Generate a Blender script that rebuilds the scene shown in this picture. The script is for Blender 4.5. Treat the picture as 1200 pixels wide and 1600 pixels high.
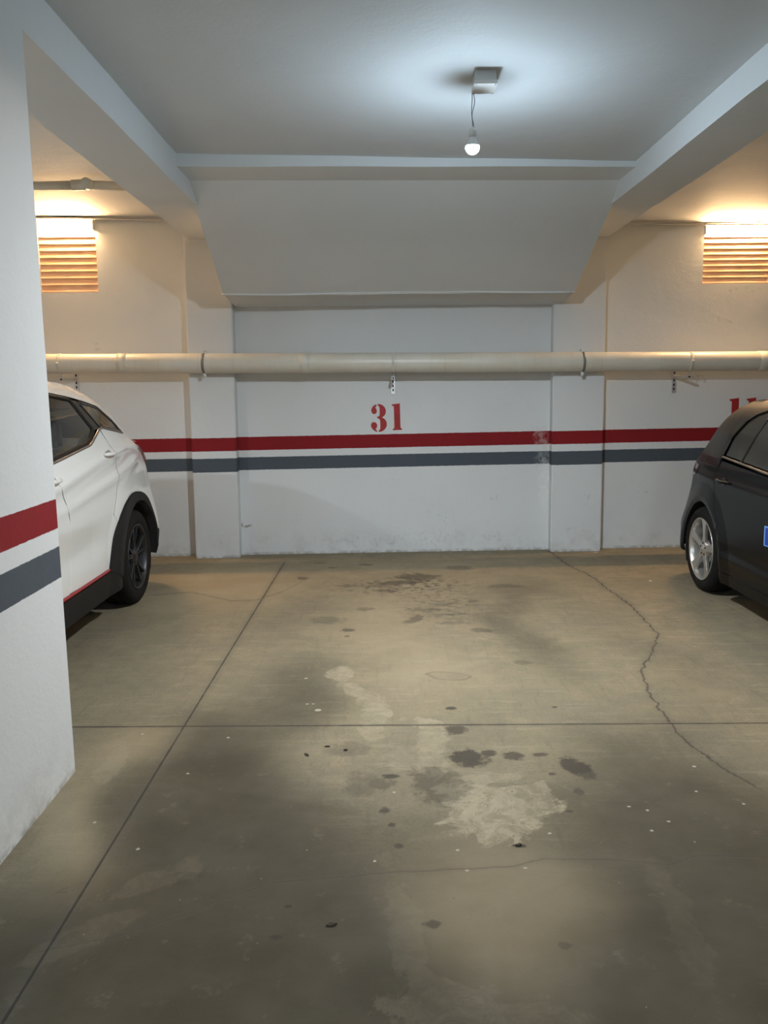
import bpy, bmesh, math, random
import numpy as np
from mathutils import Vector, Matrix
from mathutils.geometry import delaunay_2d_cdt
random.seed(7)
S = bpy.context.scene
for o in list(bpy.data.objects):
    bpy.data.objects.remove(o)
COL = S.collection
PI = math.pi

# ------------------------------------------------------------------ camera
CAM_H, PITCH, ROLL, YAW, F_PX = 1.55, 8.5346, .7236, -.1004, 1299.5
pa, ra, ya = (math.radians(v) for v in (PITCH, ROLL, YAW))
fwd = Vector((math.sin(ya)*math.cos(pa), math.cos(ya)*math.cos(pa), -math.sin(pa)))
rt = Vector((math.cos(ya), -math.sin(ya), 0))
up = rt.cross(fwd)
r2 = rt*math.cos(ra) - up*math.sin(ra)
u2 = up*math.cos(ra) + rt*math.sin(ra)
cd = bpy.data.cameras.new('camera')
cd.sensor_fit = 'HORIZONTAL'; cd.sensor_width = 36; cd.lens = F_PX/1200*36
cd.clip_start = .05
cam = bpy.data.objects.new('camera', cd); COL.objects.link(cam)
M = Matrix((r2, u2, -fwd)).transposed().to_4x4()
M.translation = Vector((0, 0, CAM_H))
cam.matrix_world = M
S.camera = cam

# ------------------------------------------------------------------ world, exposure, large lights
W = bpy.data.worlds.new('World'); S.world = W; W.use_nodes = True
W.node_tree.nodes['Background'].inputs[0].default_value = (.9, .95, 1, 1)
W.node_tree.nodes['Background'].inputs[1].default_value = .05
S.view_settings.view_transform = 'Standard'; S.view_settings.look = 'None'
S.view_settings.gamma = 1; S.view_settings.use_curve_mapping = False
S.view_settings.exposure = 0
BULB_P, BULB_DOME = 92, 1500   # watts of the diode board facing down, emission of the white dome round it
TUBE_E = 470         # emission of the warm tube lamps
BULB = (.45, 4.309, 2.71)

def area(name, loc, rot, sx, sy, power, color):
    l = bpy.data.lights.new(name, 'AREA'); l.shape = 'RECTANGLE'; l.size = sx; l.size_y = sy
    l.energy = power; l.color = color
    o = bpy.data.objects.new(name, l); COL.objects.link(o); o.location = loc; o.rotation_euler = rot
    return o
# added fill lights behind the camera, in place of unseen aisle lamps
area('aisle_fill_light', (1.6, -2.4, 2.86), (0, 0, 0), .5, 2.4, 190, (.80, .92, 1))
area('aisle_fill_light.001', (-2.0, -2.6, 2.86), (0, 0, 0), .5, 2.4, 170, (.80, .92, 1))

# the bulb of the left neighbour bay, behind the pillar
l = bpy.data.lights.new('neighbour_bay_light', 'SPOT'); l.spot_size = math.radians(165); l.spot_blend = .6
l.energy = 210; l.color = (.86, .94, 1); l.shadow_soft_size = .035
o = bpy.data.objects.new('neighbour_bay_light', l); COL.objects.link(o); o.location = (-3.9, 4.0, 2.70)

# ------------------------------------------------------------------ node helpers
class G:
    def __init__(s, name):
        s.m = bpy.data.materials.new(name); s.m.use_nodes = True
        s.t = s.m.node_tree; s.n = s.t.nodes; s.l = s.t.links
        s.b = s.n['Principled BSDF']; s.out = s.n['Material Output']
        s.pos = s.n.new('ShaderNodeNewGeometry').outputs['Position']
    def put(s, sock, v):
        if v is None: return
        if hasattr(v, 'is_linked') or isinstance(v, bpy.types.NodeSocket): s.l.new(v, sock)
        else:
            if isinstance(v, (tuple, list)) and len(v) == 3 and sock.type == 'RGBA': v = (*v, 1)
            sock.default_value = v
    def math(s, op, a, b=None, c=None, clamp=False):
        n = s.n.new('ShaderNodeMath'); n.operation = op; n.use_clamp = clamp
        s.put(n.inputs[0], a); s.put(n.inputs[1], b); s.put(n.inputs[2], c)
        return n.outputs[0]
    def vmath(s, op, a, b=None, sc=None):
        n = s.n.new('ShaderNodeVectorMath'); n.operation = op
        s.put(n.inputs[0], a); s.put(n.inputs[1], b)
        if sc is not None: s.put(n.inputs['Scale'], sc)
        return n.outputs['Value'] if op in ('LENGTH', 'DOT_PRODUCT') else n.outputs[0]
    def noise(s, scale, detail=4, rough=.55, vec=None, dist=0, color=False):
        n = s.n.new('ShaderNodeTexNoise'); n.inputs['Scale'].default_value = scale
        n.inputs['Detail'].default_value = detail; n.inputs['Roughness'].default_value = rough
        n.inputs['Distortion'].default_value = dist
        s.l.new(vec or s.pos, n.inputs['Vector'])
        return n.outputs['Color' if color else 'Fac']
    def ramp(s, v, a, b, lo=0, hi=1, smooth=True):
        n = s.n.new('ShaderNodeMapRange'); n.interpolation_type = 'SMOOTHSTEP' if smooth else 'LINEAR'
        s.put(n.inputs[0], v)
        for i, x in enumerate((a, b, lo, hi)): s.put(n.inputs[1+i], x)
        return n.outputs[0]
    def mix(s, f, a, b, mode='MIX'):
        n = s.n.new('ShaderNodeMix'); n.data_type = 'RGBA'; n.blend_type = mode
        s.put(n.inputs[0], f); s.put(n.inputs[6], a); s.put(n.inputs[7], b)
        return n.outputs[2]
    def mapping(s, vec, loc=(0, 0, 0), rot=(0, 0, 0), sc=(1, 1, 1), typ='POINT'):
        n = s.n.new('ShaderNodeMapping'); n.vector_type = typ
        s.l.new(vec, n.inputs[0])
        n.inputs['Location'].default_value = loc; n.inputs['Rotation'].default_value = rot; n.inputs['Scale'].default_value = sc
        return n.outputs[0]
    def xyz(s, v=None):
        n = s.n.new('ShaderNodeSeparateXYZ'); s.l.new(v or s.pos, n.inputs[0]); return n.outputs
    def bump(s, h, strength=.3, dist=.01):
        n = s.n.new('ShaderNodeBump'); n.inputs['Strength'].default_value = strength; n.inputs['Distance'].default_value = dist
        s.l.new(h, n.inputs['Height']); s.l.new(n.outputs[0], s.b.inputs['Normal'])
    def set(s, **k):
        for a, v in k.items(): s.put(s.b.inputs[a.replace('_', ' ')], v)
        return s.m
    def blob(s, vec, c, r, rot=0, soft=.25):
        """soft-edged ellipse mask in the z plane of vec"""
        v = s.mapping(vec, (c[0], c[1], 0), (0, 0, rot), (r[0], r[1], 1e6), 'TEXTURE')
        return s.ramp(s.vmath('LENGTH', v), 1+soft, 1-soft)

def simple(name, col, rough=.5, metal=0, spec=.5, coat=0, var=0, scale=20, bump=0, emit=None, es=0):
    g = G(name)
    c = col
    if var:
        n = g.noise(scale, 4)
        c = g.mix(g.ramp(n, .3, .7), tuple(v*(1-var) for v in col), tuple(min(1, v*(1+var)) for v in col))
    g.set(Base_Color=c, Roughness=rough, Metallic=metal)
    g.b.inputs['Specular IOR Level'].default_value = spec
    g.b.inputs['Coat Weight'].default_value = coat
    if bump: g.bump(g.noise(scale*3, 3), bump, .003)
    if emit:
        g.b.inputs['Emission Color'].default_value = (*emit, 1); g.b.inputs['Emission Strength'].default_value = es
    return g.m

# ------------------------------------------------------------------ materials: plaster with painted bands
WHITE = (.69, .705, .71)
def plaster(name, stripes=None, slope=0, x0=0, scuffs=(), base=WHITE):
    g = G(name)
    big = g.noise(.9, 5, .6); fine = g.noise(55, 5, .6); mid = g.noise(6, 6, .65)
    c = g.mix(g.ramp(big, .35, .7), tuple(v*.955 for v in base), base)
    c = g.mix(g.ramp(mid, .55, .8, 0, .25), c, (.60, .58, .54))
    P = g.xyz()
    if stripes:
        wob = g.math('MULTIPLY', g.math('SUBTRACT', g.noise(30, 3), .5), .006)
        z = g.math('ADD', P[2], wob)
        z = g.math('SUBTRACT', z, g.math('MULTIPLY', g.math('SUBTRACT', P[0], x0), slope))
        # dirt climbing from the floor
        n = g.noise(5, 6, .7)
        d = g.math('MULTIPLY', g.ramp(P[2], .30, .0), g.ramp(n, .42, .75))
        c = g.mix(g.math('MULTIPLY', d, .42), c, (.34, .31, .26))
        d2 = g.math('MULTIPLY', g.ramp(P[2], .035, .004), g.ramp(g.noise(18, 5), .35, .6))
        c = g.mix(g.math('MULTIPLY', d2, .5), c, (.16, .135, .10))
        worn = g.ramp(g.noise(24, 6, .7), .70, .78)
        for hi, lo, col in ((stripes[0], stripes[1], (.215, .010, .014)), (stripes[2], stripes[3], (.068, .082, .098))):
            m = g.math('MULTIPLY', g.ramp(z, hi+.0015, hi-.0015), g.ramp(z, lo-.0015, lo+.0015))
            m = g.math('MULTIPLY', m, g.math('SUBTRACT', 1, g.math('MULTIPLY', worn, .25)))
            c = g.mix(m, c, g.mix(g.ramp(big, .3, .7), col, tuple(v*1.12 for v in col)))
    # scuffs, given in the wall's x,z
    if scuffs:
        cmb = g.n.new('ShaderNodeCombineXYZ'); g.l.new(P[0], cmb.inputs[0]); g.l.new(P[2], cmb.inputs[1])
        nz = g.vmath('SCALE', g.vmath('SUBTRACT', g.noise(16, 6, .7, color=True), (.5, .5, .5)), sc=.16)
        pv = g.vmath('ADD', cmb.outputs[0], nz)
        for (cx, cz, rx, rz, rot, col, st, thr) in scuffs:
            m = g.math('MULTIPLY', g.blob(pv, (cx, cz), (rx, rz), rot, .35), g.ramp(g.noise(22, 7, .7), thr, thr+.22))
            c = g.mix(g.math('MULTIPLY', m, st), c, col)
    h = g.math('ADD', g.math('MULTIPLY', fine, .35), g.math('ADD', g.math('MULTIPLY', mid, .9), g.math('MULTIPLY', big, 3)))
    g.set(Base_Color=c, Roughness=.75)
    g.b.inputs['Specular IOR Level'].default_value = .25
    g.bump(h, .45, .006)
    return g.m

DK = (.22, .21, .19); LT = (.78, .78, .76)
m_wall = plaster('wall_plaster', (1.118, .994, .930, .811), .006, 0, scuffs=[
    (1.47, 1.06, .07, .10, 0, (.60, .50, .48), .38, .40), (1.49, .86, .07, .11, 0, (.5, .5, .5), .38, .42),
    (1.50, .62, .05, .22, 0, (.80, .80, .77), .5, .40), (1.02, .50, .05, .03, .6, DK, .6, .5),
    (.10, .70, .03, .03, .9, DK, .45, .5), (.42, .40, .05, .07, -.5, DK, .45, .52), (.58, .33, .10, .09, 0, DK, .30, .5),
    (-1.30, .28, .05, .015, 0, DK, .9, .38), (2.45, .55, .16, .03, -.7, DK, .45, .5), (.3, .12, .9, .07, 0, DK, .28, .48),
    (3.10, 2.15, .25, .015, -.35, DK, .35, .45), (-2.6, 1.95, .03, .05, 0, DK, .4, .45), (3.35, 2.40, .22, .03, 0, DK, .4, .5),
    (2.87, 2.83, .03, .10, 0, (.45, .38, .3), .5, .4), (2.9, 1.62, .14, .02, -.5, DK, .5, .45)])
m_col = plaster('pilaster_plaster', (1.121, 1.000, .934, .808), .006, 0, scuffs=[
    (1.86, .50, .09, .05, .4, DK, .45, .5), (1.78, .22, .1, .05, .2, DK, .35, .5), (-1.5, .2, .15, .06, 0, DK, .3, .5)])
m_pil = plaster('pillar_plaster', (1.133, 1.017, .945, .820), 0)
m_paint = plaster('white_plaster')
m_ceil = plaster('ceiling_plaster', base=(.605, .625, .64))

# ------------------------------------------------------------------ floor material
def floor_mat():
    g = G('stained_concrete')
    P = g.xyz()
    n1 = g.noise(.55, 6, .6); n2 = g.noise(2.3, 7, .65, dist=.6); n3 = g.noise(9, 7, .7); n4 = g.noise(70, 6, .7); n5 = g.noise(260, 3, .6)
    c = g.mix(g.ramp(n1, .35, .65), (.215, .184, .120), (.250, .206, .135))
    c = g.mix(g.ramp(n2, .38, .66, 0, .65), c, (.180, .155, .112))
    c = g.mix(g.ramp(n2, .58, .78, 0, .5), c, (.28, .235, .155))
    c = g.mix(g.ramp(n3, .40, .66, 0, .45), c, (.150, .140, .095))
    c = g.mix(g.ramp(g.noise(4.2, 7, .7, dist=1.2), .56, .70, 0, .30), c, (.34, .29, .20))
    c = g.mix(g.ramp(n4, .46, .68, 0, .38), c, (.10, .088, .064))
    # brush streaks of the screeding, along x and along y
    st = g.noise(1, 5, .6, vec=g.mapping(g.pos, sc=(3, 22, 1), rot=(0, 0, .25)))
    c = g.mix(g.ramp(st, .53, .72, 0, .30), c, (.36, .31, .22))
    st = g.noise(1, 6, .65, vec=g.mapping(g.pos, sc=(26, 3.2, 1), rot=(0, 0, -.15)))
    c = g.mix(g.ramp(st, .52, .70, 0, .34), c, (.125, .112, .080))
    # stains and darker zones laid out in plan: their fields are stored on the floor mesh, the ragged edges come from noise
    def attr(nm):
        n = g.n.new('ShaderNodeAttribute'); n.attribute_name = nm; return n.outputs['Fac']
    def field(nm, nz, amp, soft):
        f = g.math('ADD', attr(nm), g.math('MULTIPLY', g.math('SUBTRACT', nz, .5), amp))
        return g.math('MULTIPLY', g.ramp(f, -soft, soft), attr(nm+'_s'))
    nb = g.noise(2.2, 5, .6)
    c = g.mix(g.ramp(attr('grime_dark'), 0, 1, 0, 1), c, g.mix(g.ramp(nb, .35, .65), (.056, .049, .034), (.078, .069, .050)))
    c = g.mix(attr('worn'), c, g.mix(g.ramp(nb, .35, .65), (.315, .250, .158), (.355, .295, .195)))
    nt = g.noise(9, 8, .68, dist=1.4)
    ln = g.ramp(g.math('ABSOLUTE', g.math('SUBTRACT', g.noise(6.5, 3, .5, dist=1.8), .5)), .018, .004)
    tear2 = g.math('ADD', g.ramp(nt, .36, .62, .30, .85), g.math('MULTIPLY', ln, .35), clamp=True)
    c = g.mix(g.math('MULTIPLY', field('pale', g.noise(6, 8, .66, dist=.8), 3.0, .14), tear2), c, (.34, .295, .205))
    c = g.mix(field('oil', g.noise(17, 7, .66), 2.4, .28), c, (.038, .033, .028))
    c = g.mix(g.math('MULTIPLY', g.math('MULTIPLY', attr('spots'), g.ramp(g.noise(17, 3, .5), .52, .58)), .6), c, (.060, .052, .044))
    c = g.mix(g.ramp(attr('ring'), .2, .9, 0, .42), c, (.08, .07, .055))
    c = g.mix(g.math('MULTIPLY', g.ramp(attr('drip'), -.1, .15), .75), c, (.42, .40, .33))
    fleck = g.ramp(g.noise(38, 2, .5), .765, .785)
    c = g.mix(g.math('MULTIPLY', fleck, .35), c, (.45, .42, .36))
    pits = g.ramp(g.noise(33, 2, .5, vec=g.mapping(g.pos, loc=(4, 9, 0))), .755, .775)
    c = g.mix(g.math('MULTIPLY', pits, .7), c, (.05, .045, .04))
    c = g.mix(g.ramp(n5, .50, .70, 0, .22), c, (.10, .09, .068)); c = g.mix(g.ramp(n3, .58, .72, 0, .18), c, (.30, .26, .18))
    # expansion joints
    xj = g.math('ABSOLUTE', g.math('SUBTRACT', P[0], g.math('ADD', -.985, g.math('MULTIPLY', P[1], .0095))))
    xj = g.math('ADD', xj, g.math('MULTIPLY', g.math('SUBTRACT', g.noise(14, 4), .5), .006))
    jm = g.math('MULTIPLY', g.ramp(xj, .0055, .0025), g.ramp(P[1], 7.38, 7.34))
    halo = g.math('MULTIPLY', g.ramp(xj, .05, .0), g.math('MULTIPLY', g.ramp(P[1], 7.38, 7.3), .3))
    yj = g.math('ABSOLUTE', g.math('SUBTRACT', P[1], g.math('SUBTRACT', 3.666, g.math('MULTIPLY', P[0], .0155))))
    yj = g.math('ADD', yj, g.math('MULTIPLY', g.math('SUBTRACT', g.noise(17, 4), .5), .008))
    jm2 = g.ramp(yj, .0075, .003)
    c = g.mix(halo, c, (.10, .09, .075)); c = g.mix(g.ramp(yj, .03, 0, 0, .25), c, (.10, .09, .075))
    J = g.math('MAXIMUM', jm, jm2)
    # cracks as curves x = f(y) or y = f(x)
    def crack(pts, along, wdt, lo, hi, st_, wob=.05, col=(.06, .052, .042), halo_=.25):
        n = g.n.new('ShaderNodeFloatCurve'); cu = n.mapping.curves[0]
        n.mapping.use_clip = False; n.mapping.extend = 'HORIZONTAL'
        a0 = pts[0][0]; a1 = pts[-1][0]; b0 = min(p[1] for p in pts)-.1; b1 = max(p[1] for p in pts)+.1
        q = [((a-a0)/(a1-a0), (b-b0)/(b1-b0)) for a, b in pts]
        while len(cu.points) < len(q): cu.points.new(.5, .5)
        for p_, (a, b) in zip(cu.points, q): p_.location = (a, b); p_.handle_type = 'VECTOR'
        n.mapping.update()
        A, B = (P[1], P[0]) if along == 'y' else (P[0], P[1])
        g.put(n.inputs['Value'], g.ramp(A, a0, a1, smooth=False))
        fx = g.math('MULTIPLY_ADD', n.outputs[0], b1-b0, b0)
        w = g.math('MULTIPLY', g.math('SUBTRACT', g.noise(11, 7, .68), .5), wob)
        d = g.math('ABSOLUTE', g.math('SUBTRACT', g.math('ADD', B, w), fx))
        rng = g.math('MULTIPLY', g.ramp(A, lo-.04, lo+.04), g.ramp(A, hi+.04, hi-.04))
        m = g.math('MULTIPLY', g.ramp(d, wdt, wdt*.25), rng)
        hm = g.math('MULTIPLY', g.math('MULTIPLY', g.ramp(d, wdt*6, 0), rng), halo_)
        return m, hm, st_, col
    cr = [crack([(3.0, 1.435), (3.19, 1.36), (3.41, 1.31), (3.65, 1.30), (4.06, 1.33), (4.37, 1.385), (4.79, 1.60), (5.05, 1.70), (5.41, 1.715), (5.74, 1.73), (6.12, 1.70), (6.66, 1.68), (7.03, 1.59), (7.56, 1.55)], 'y', .0085, 3.02, 7.75, .85, .085),
          crack([(-1.2, 2.05), (-.98, 2.12), (-.81, 2.17), (-.68, 2.23), (-.51, 2.35), (-.37, 2.43), (-.22, 2.45), (-.02, 2.48), (.4, 2.51), (.51, 2.55), (.72, 2.54), (.92, 2.51), (1.02, 2.56), (1.5, 2.52)], 'x', .006, -1.0, 1.5, .35, .03, halo_=.15),
          crack([(-1.79, 6.2), (-1.51, 6.28), (-1.15, 5.99), (-.97, 6.0), (-.81, 6.24), (-.65, 6.67)], 'x', .012, -1.8, -.66, .4, .06, halo_=.15)]
    for m, hm, s_, col in cr:
        c = g.mix(hm, c, (.10, .088, .07)); c = g.mix(g.math('MULTIPLY', m, s_), c, col)
        J = g.math('MAXIMUM', J, g.math('MULTIPLY', m, s_))
    c = g.mix(g.math('MULTIPLY', g.math('MAXIMUM', jm, jm2), .85), c, (.035, .032, .028))
    rough = g.ramp(n2, .3, .7, .62, .80)
    g.set(Base_Color=c, Roughness=rough); g.b.inputs['Specular IOR Level'].default_value = .12
    h = g.math('ADD', g.math('MULTIPLY', n4, .25), g.math('ADD', g.math('MULTIPLY', n5, .12), g.math('MULTIPLY', n3, .6)))
    h = g.math('SUBTRACT', h, g.math('MULTIPLY', J, 1.6))
    g.bump(h, .35, .005)
    return g.m
m_floor = floor_mat()

# ------------------------------------------------------------------ mesh helpers
def link(name, me, mat=None, parent=None, smooth=False):
    o = bpy.data.objects.new(name, me); COL.objects.link(o)
    for m in (mat if isinstance(mat, (list, tuple)) else [mat]):
        if m: me.materials.append(m)
    if parent: o.parent = parent
    if smooth:
        for p in me.polygons: p.use_smooth = True
    return o
def frombm(name, bm, mat=None, parent=None, smooth=False, recalc=True):
    if recalc: bmesh.ops.recalc_face_normals(bm, faces=bm.faces)
    me = bpy.data.meshes.new(name); bm.to_mesh(me); bm.free()
    return link(name, me, mat, parent, smooth)
def tag(o, label=None, cat=None, group=None, kind=None):
    if label: o['label'] = label
    if cat: o['category'] = cat
    if group: o['group'] = group
    if kind: o['kind'] = kind
    return o
def empty(name, loc=(0, 0, 0), rz=0):
    o = bpy.data.objects.new(name, None); COL.objects.link(o); o.location = loc; o.rotation_euler = (0, 0, rz)
    o.empty_display_size = .1
    return o
def box(bm, lo, hi, bev=0):
    vs = [bm.verts.new((x, y, z)) for x in (lo[0], hi[0]) for y in (lo[1], hi[1]) for z in (lo[2], hi[2])]
    fs = [bm.faces.new([vs[i] for i in f]) for f in ((0, 1, 3, 2), (4, 6, 7, 5), (0, 4, 5, 1), (2, 3, 7, 6), (0, 2, 6, 4), (1, 5, 7, 3))]
    if bev:
        es = {e for f in fs for e in f.edges}
        bmesh.ops.recalc_face_normals(bm, faces=fs)
        bmesh.ops.bevel(bm, geom=list(es), offset=bev, segments=2, affect='EDGES', profile=.6)
def hexa(bm, p):   # p: 8 corners, bottom 4 (ccw), top 4
    vs = [bm.verts.new(q) for q in p]
    for f in ((0, 3, 2, 1), (4, 5, 6, 7), (0, 1, 5, 4), (1, 2, 6, 5), (2, 3, 7, 6), (3, 0, 4, 7)): bm.faces.new([vs[i] for i in f])
def tube(bm, pts, r, n=10, caps=True):
    pts = [Vector(p) for p in pts]; rings = []
    rr = r if isinstance(r, (list, tuple)) else [r]*len(pts)
    prev = None
    for i, p in enumerate(pts):
        t = (pts[min(i+1, len(pts)-1)]-pts[max(i-1, 0)]).normalized()
        a = prev if prev else (Vector((0, 0, 1)) if abs(t.z) < .9 else Vector((1, 0, 0)))
        a = (a - t*a.dot(t)).normalized(); prev = a; b = t.cross(a)
        rings.append([bm.verts.new(p + (a*math.cos(2*PI*k/n)+b*math.sin(2*PI*k/n))*rr[i]) for k in range(n)])
    for i in range(len(rings)-1):
        for k in range(n):
            bm.faces.new((rings[i][k], rings[i][(k+1) % n], rings[i+1][(k+1) % n], rings[i+1][k]))
    if caps:
        bm.faces.new(rings[0][::-1]); bm.faces.new(rings[-1])
def lathe(bm, prof, n=48, axis='z', c=(0, 0, 0), close=False):
    rings = []
    for r, h in prof:
        ring = []
        for k in range(n):
            a = 2*PI*k/n
            q = (r*math.cos(a), r*math.sin(a), h) if axis == 'z' else (h, r*math.cos(a), r*math.sin(a))
            ring.append(bm.verts.new((q[0]+c[0], q[1]+c[1], q[2]+c[2])))
        rings.append(ring)
    m = len(rings)
    for i in range(m if close else m-1):
        for k in range(n):
            j = (i+1) % m
            bm.faces.new((rings[i][k], rings[i][(k+1) % n], rings[j][(k+1) % n], rings[j][k]))
    return rings
def prism(bm, poly, f0, f1):
    a = [bm.verts.new(f0(p)) for p in poly]; b = [bm.verts.new(f1(p)) for p in poly]
    bm.faces.new(a); bm.faces.new(b[::-1])
    for i in range(len(poly)):
        j = (i+1) % len(poly); bm.faces.new((a[i], a[j], b[j], b[i]))

# ------------------------------------------------------------------ structure
YW = lambda x: 7.75 + .03*x            # face of the back wall, slightly skewed
ZC = lambda x: 3.03 - .015*(x-.2)      # ceiling height
X0, X1, YB = -6.2, 6.4, -7.5
# the floor: a dense sheet in the part the stains lie on
GRIME_DARK = ((-.62, 2.8, .40, 1.2, .08, 0, .92), (-.48, 4.25, .22, .5, .1, 0, .5),  # tyre-track grime, and broad ellipses that darken the near floor
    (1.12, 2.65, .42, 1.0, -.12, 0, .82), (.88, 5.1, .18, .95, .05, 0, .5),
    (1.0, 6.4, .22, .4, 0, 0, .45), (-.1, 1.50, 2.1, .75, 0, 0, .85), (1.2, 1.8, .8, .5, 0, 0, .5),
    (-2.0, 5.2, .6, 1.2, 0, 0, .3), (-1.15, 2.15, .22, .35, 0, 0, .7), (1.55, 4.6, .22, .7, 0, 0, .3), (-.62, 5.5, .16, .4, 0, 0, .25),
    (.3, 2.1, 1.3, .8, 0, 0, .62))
WORN = ((.2, 6.9, 1.5, .6, 0, 0, .35), (-1.35, 6.5, .55, .8, 0, 0, .6), (-1.15, 2.9, .12, .5, 0, (.27, .24, .18), .45), (-1.1, 3.5, .2, .2, 0, (.27, .25, .19), .35),
            (.1, 4.7, .35, .8, 0, (.33, .29, .21), .4), (-1.3, 6.7, .4, .7, 0, (.38, .32, .22), .5), (.0, 5.9, .35, .7, 0, (.33, .29, .215), .4),
            (.25, 2.3, .25, .35, 0, (.20, .185, .135), .5))
PALE = ((-.26, 4.36, .06, .10, 0, .7), (-.19, 4.16, .05, .14, .4, .65), (-.07, 3.93, .07, .17, .25, .7), (-.07, 3.70, .06, .16, 0, .45),
            (.19, 3.68, .06, .07, .5, .75), (.20, 3.48, .07, .18, -.1, .6), (.17, 3.27, .09, .14, 0, .5), (.07, 3.30, .09, .13, 0, .3),
            (.36, 2.83, .17, .17, .0, 1), (.28, 2.98, .10, .14, 0, .9), (.50, 2.95, .13, .14, .3, .8), (.40, 3.13, .17, .05, .1, .5), (.58, 2.98, .05, .12, 0, .6),
            (-1.16, 3.3, .05, .2, 0, .3), (-.75, 2.45, .20, .06, .7, .11), (-.85, 2.2, .18, .05, .8, .10), (.12, 1.9, .15, .08, 0, .16), (.3, 1.85, .2, .06, 0, .14),
            (.84, 2.2, .05, .30, -.1, .07), (.05, 2.15, .05, .35, .15, .12))
OIL = ((.31, 3.60, .045, .055, 0, .7), (.335, 3.31, .075, .085, .3, .85), (.42, 3.36, .035, .03, 0, .8), (.525, 3.33, .045, .045, 0, .75),
            (.64, 3.335, .035, .02, 0, .7), (.77, 3.22, .055, .085, .3, .85), (.80, 3.14, .03, .04, 0, .6), (.73, 3.01, .02, .03, 0, .55),
            (.20, 3.08, .10, .16, .3, .5), (-.06, 3.09, .075, .055, 0, .45), (.01, 3.155, .035, .018, 0, .8), (-.02, 2.88, .022, .022, 0, .7), (.01, 2.78, .018, .014, 0, .7),
            (.03, 2.64, .016, .013, 0, .6), (.44, 2.632, .022, .012, 0, .85), (.66, 2.86, .018, .012, 0, .6), (.31, 3.865, .026, .02, 0, .8), (.81, 3.86, .018, .012, 0, .85),
            (.66, 3.16, .014, .012, 0, .7), (.12, 2.22, .026, .017, 0, .6), (.49, 2.12, .022, .015, 0, .4), (-.31, 2.31, .012, .01, 0, .6), (-.33, 2.17, .018, .012, 0, .45),
            (-.17, 3.41, .09, .07, 0, .3), (-.10, 3.09, .07, .1, 0, .3),
            (.25, 6.69, .17, .13, 0, .62), (.10, 6.50, .22, .07, .1, .6), (-.04, 6.40, .14, .05, 0, .4), (-.29, 6.42, .10, .04, 0, .35), (.02, 6.24, .10, .05, .2, .45),
            (-.15, 5.72, .06, .05, 0, .4), (-.40, 5.44, .11, .09, 0, .35), (-.25, 5.20, .045, .035, 0, .65), (.61, 5.16, .07, .05, 0, .45), (.63, 5.90, .05, .04, 0, .4),
            (.28, 5.68, .14, .04, 0, .4), (.18, 5.42, .04, .12, -.5, .5), (.63, 7.02, .12, .09, 0, .4), (-.69, 6.70, .05, .05, 0, .55), (-.18, 7.20, .07, .04, 0, .5),
            (.77, 4.53, .05, .04, 0, .35), (.42, 5.55, .14, .03, 0, .35), (.44, 5.34, .10, .03, 0, .35), (.40, 5.80, .1, .05, 0, .3), (.92, 6.34, .14, .06, 0, .4),
            (-.25, 5.07, .02, .02, 0, .5), (-.6, 7.3, .06, .02, 0, .5), (-.47, 7.1, .05, .03, 0, .35))
RINGS = ((.33, 4.32, .115, .06, -.3), (-1.03, 2.21, .05, .055, .3), (-1.0, 2.42, .04, .02, .6))
DRIPS = ((-.34, 3.86, .020, 0), (-.40, 3.94, .010, 0), (-.44, 4.31, .012, 0), (-.37, 3.94, .008, 0), (-.05, 2.55, .009, 0), (.25, 2.49, .010, 0), (.23, 2.61, .008, 0), (.56, 2.71, .009, 0),
            (.89, 2.89, .009, 0), (1.25, 3.21, .011, 0), (.92, 2.72, .007, 0), (1.0, 2.78, .007, 0), (-.86, 2.64, .010, 0), (-1.07, 2.82, .006, 0),
            (.44, 2.50, .006, 0), (1.18, 3.0, .008, 0), (1.32, 2.9, .007, 0), (.95, 2.86, .006, 0), (-.72, 3.55, .010, 0), (-.82, 3.2, .009, 0), (-1.12, 3.6, .008, 0), (.02, 3.02, .007, 0))
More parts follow.
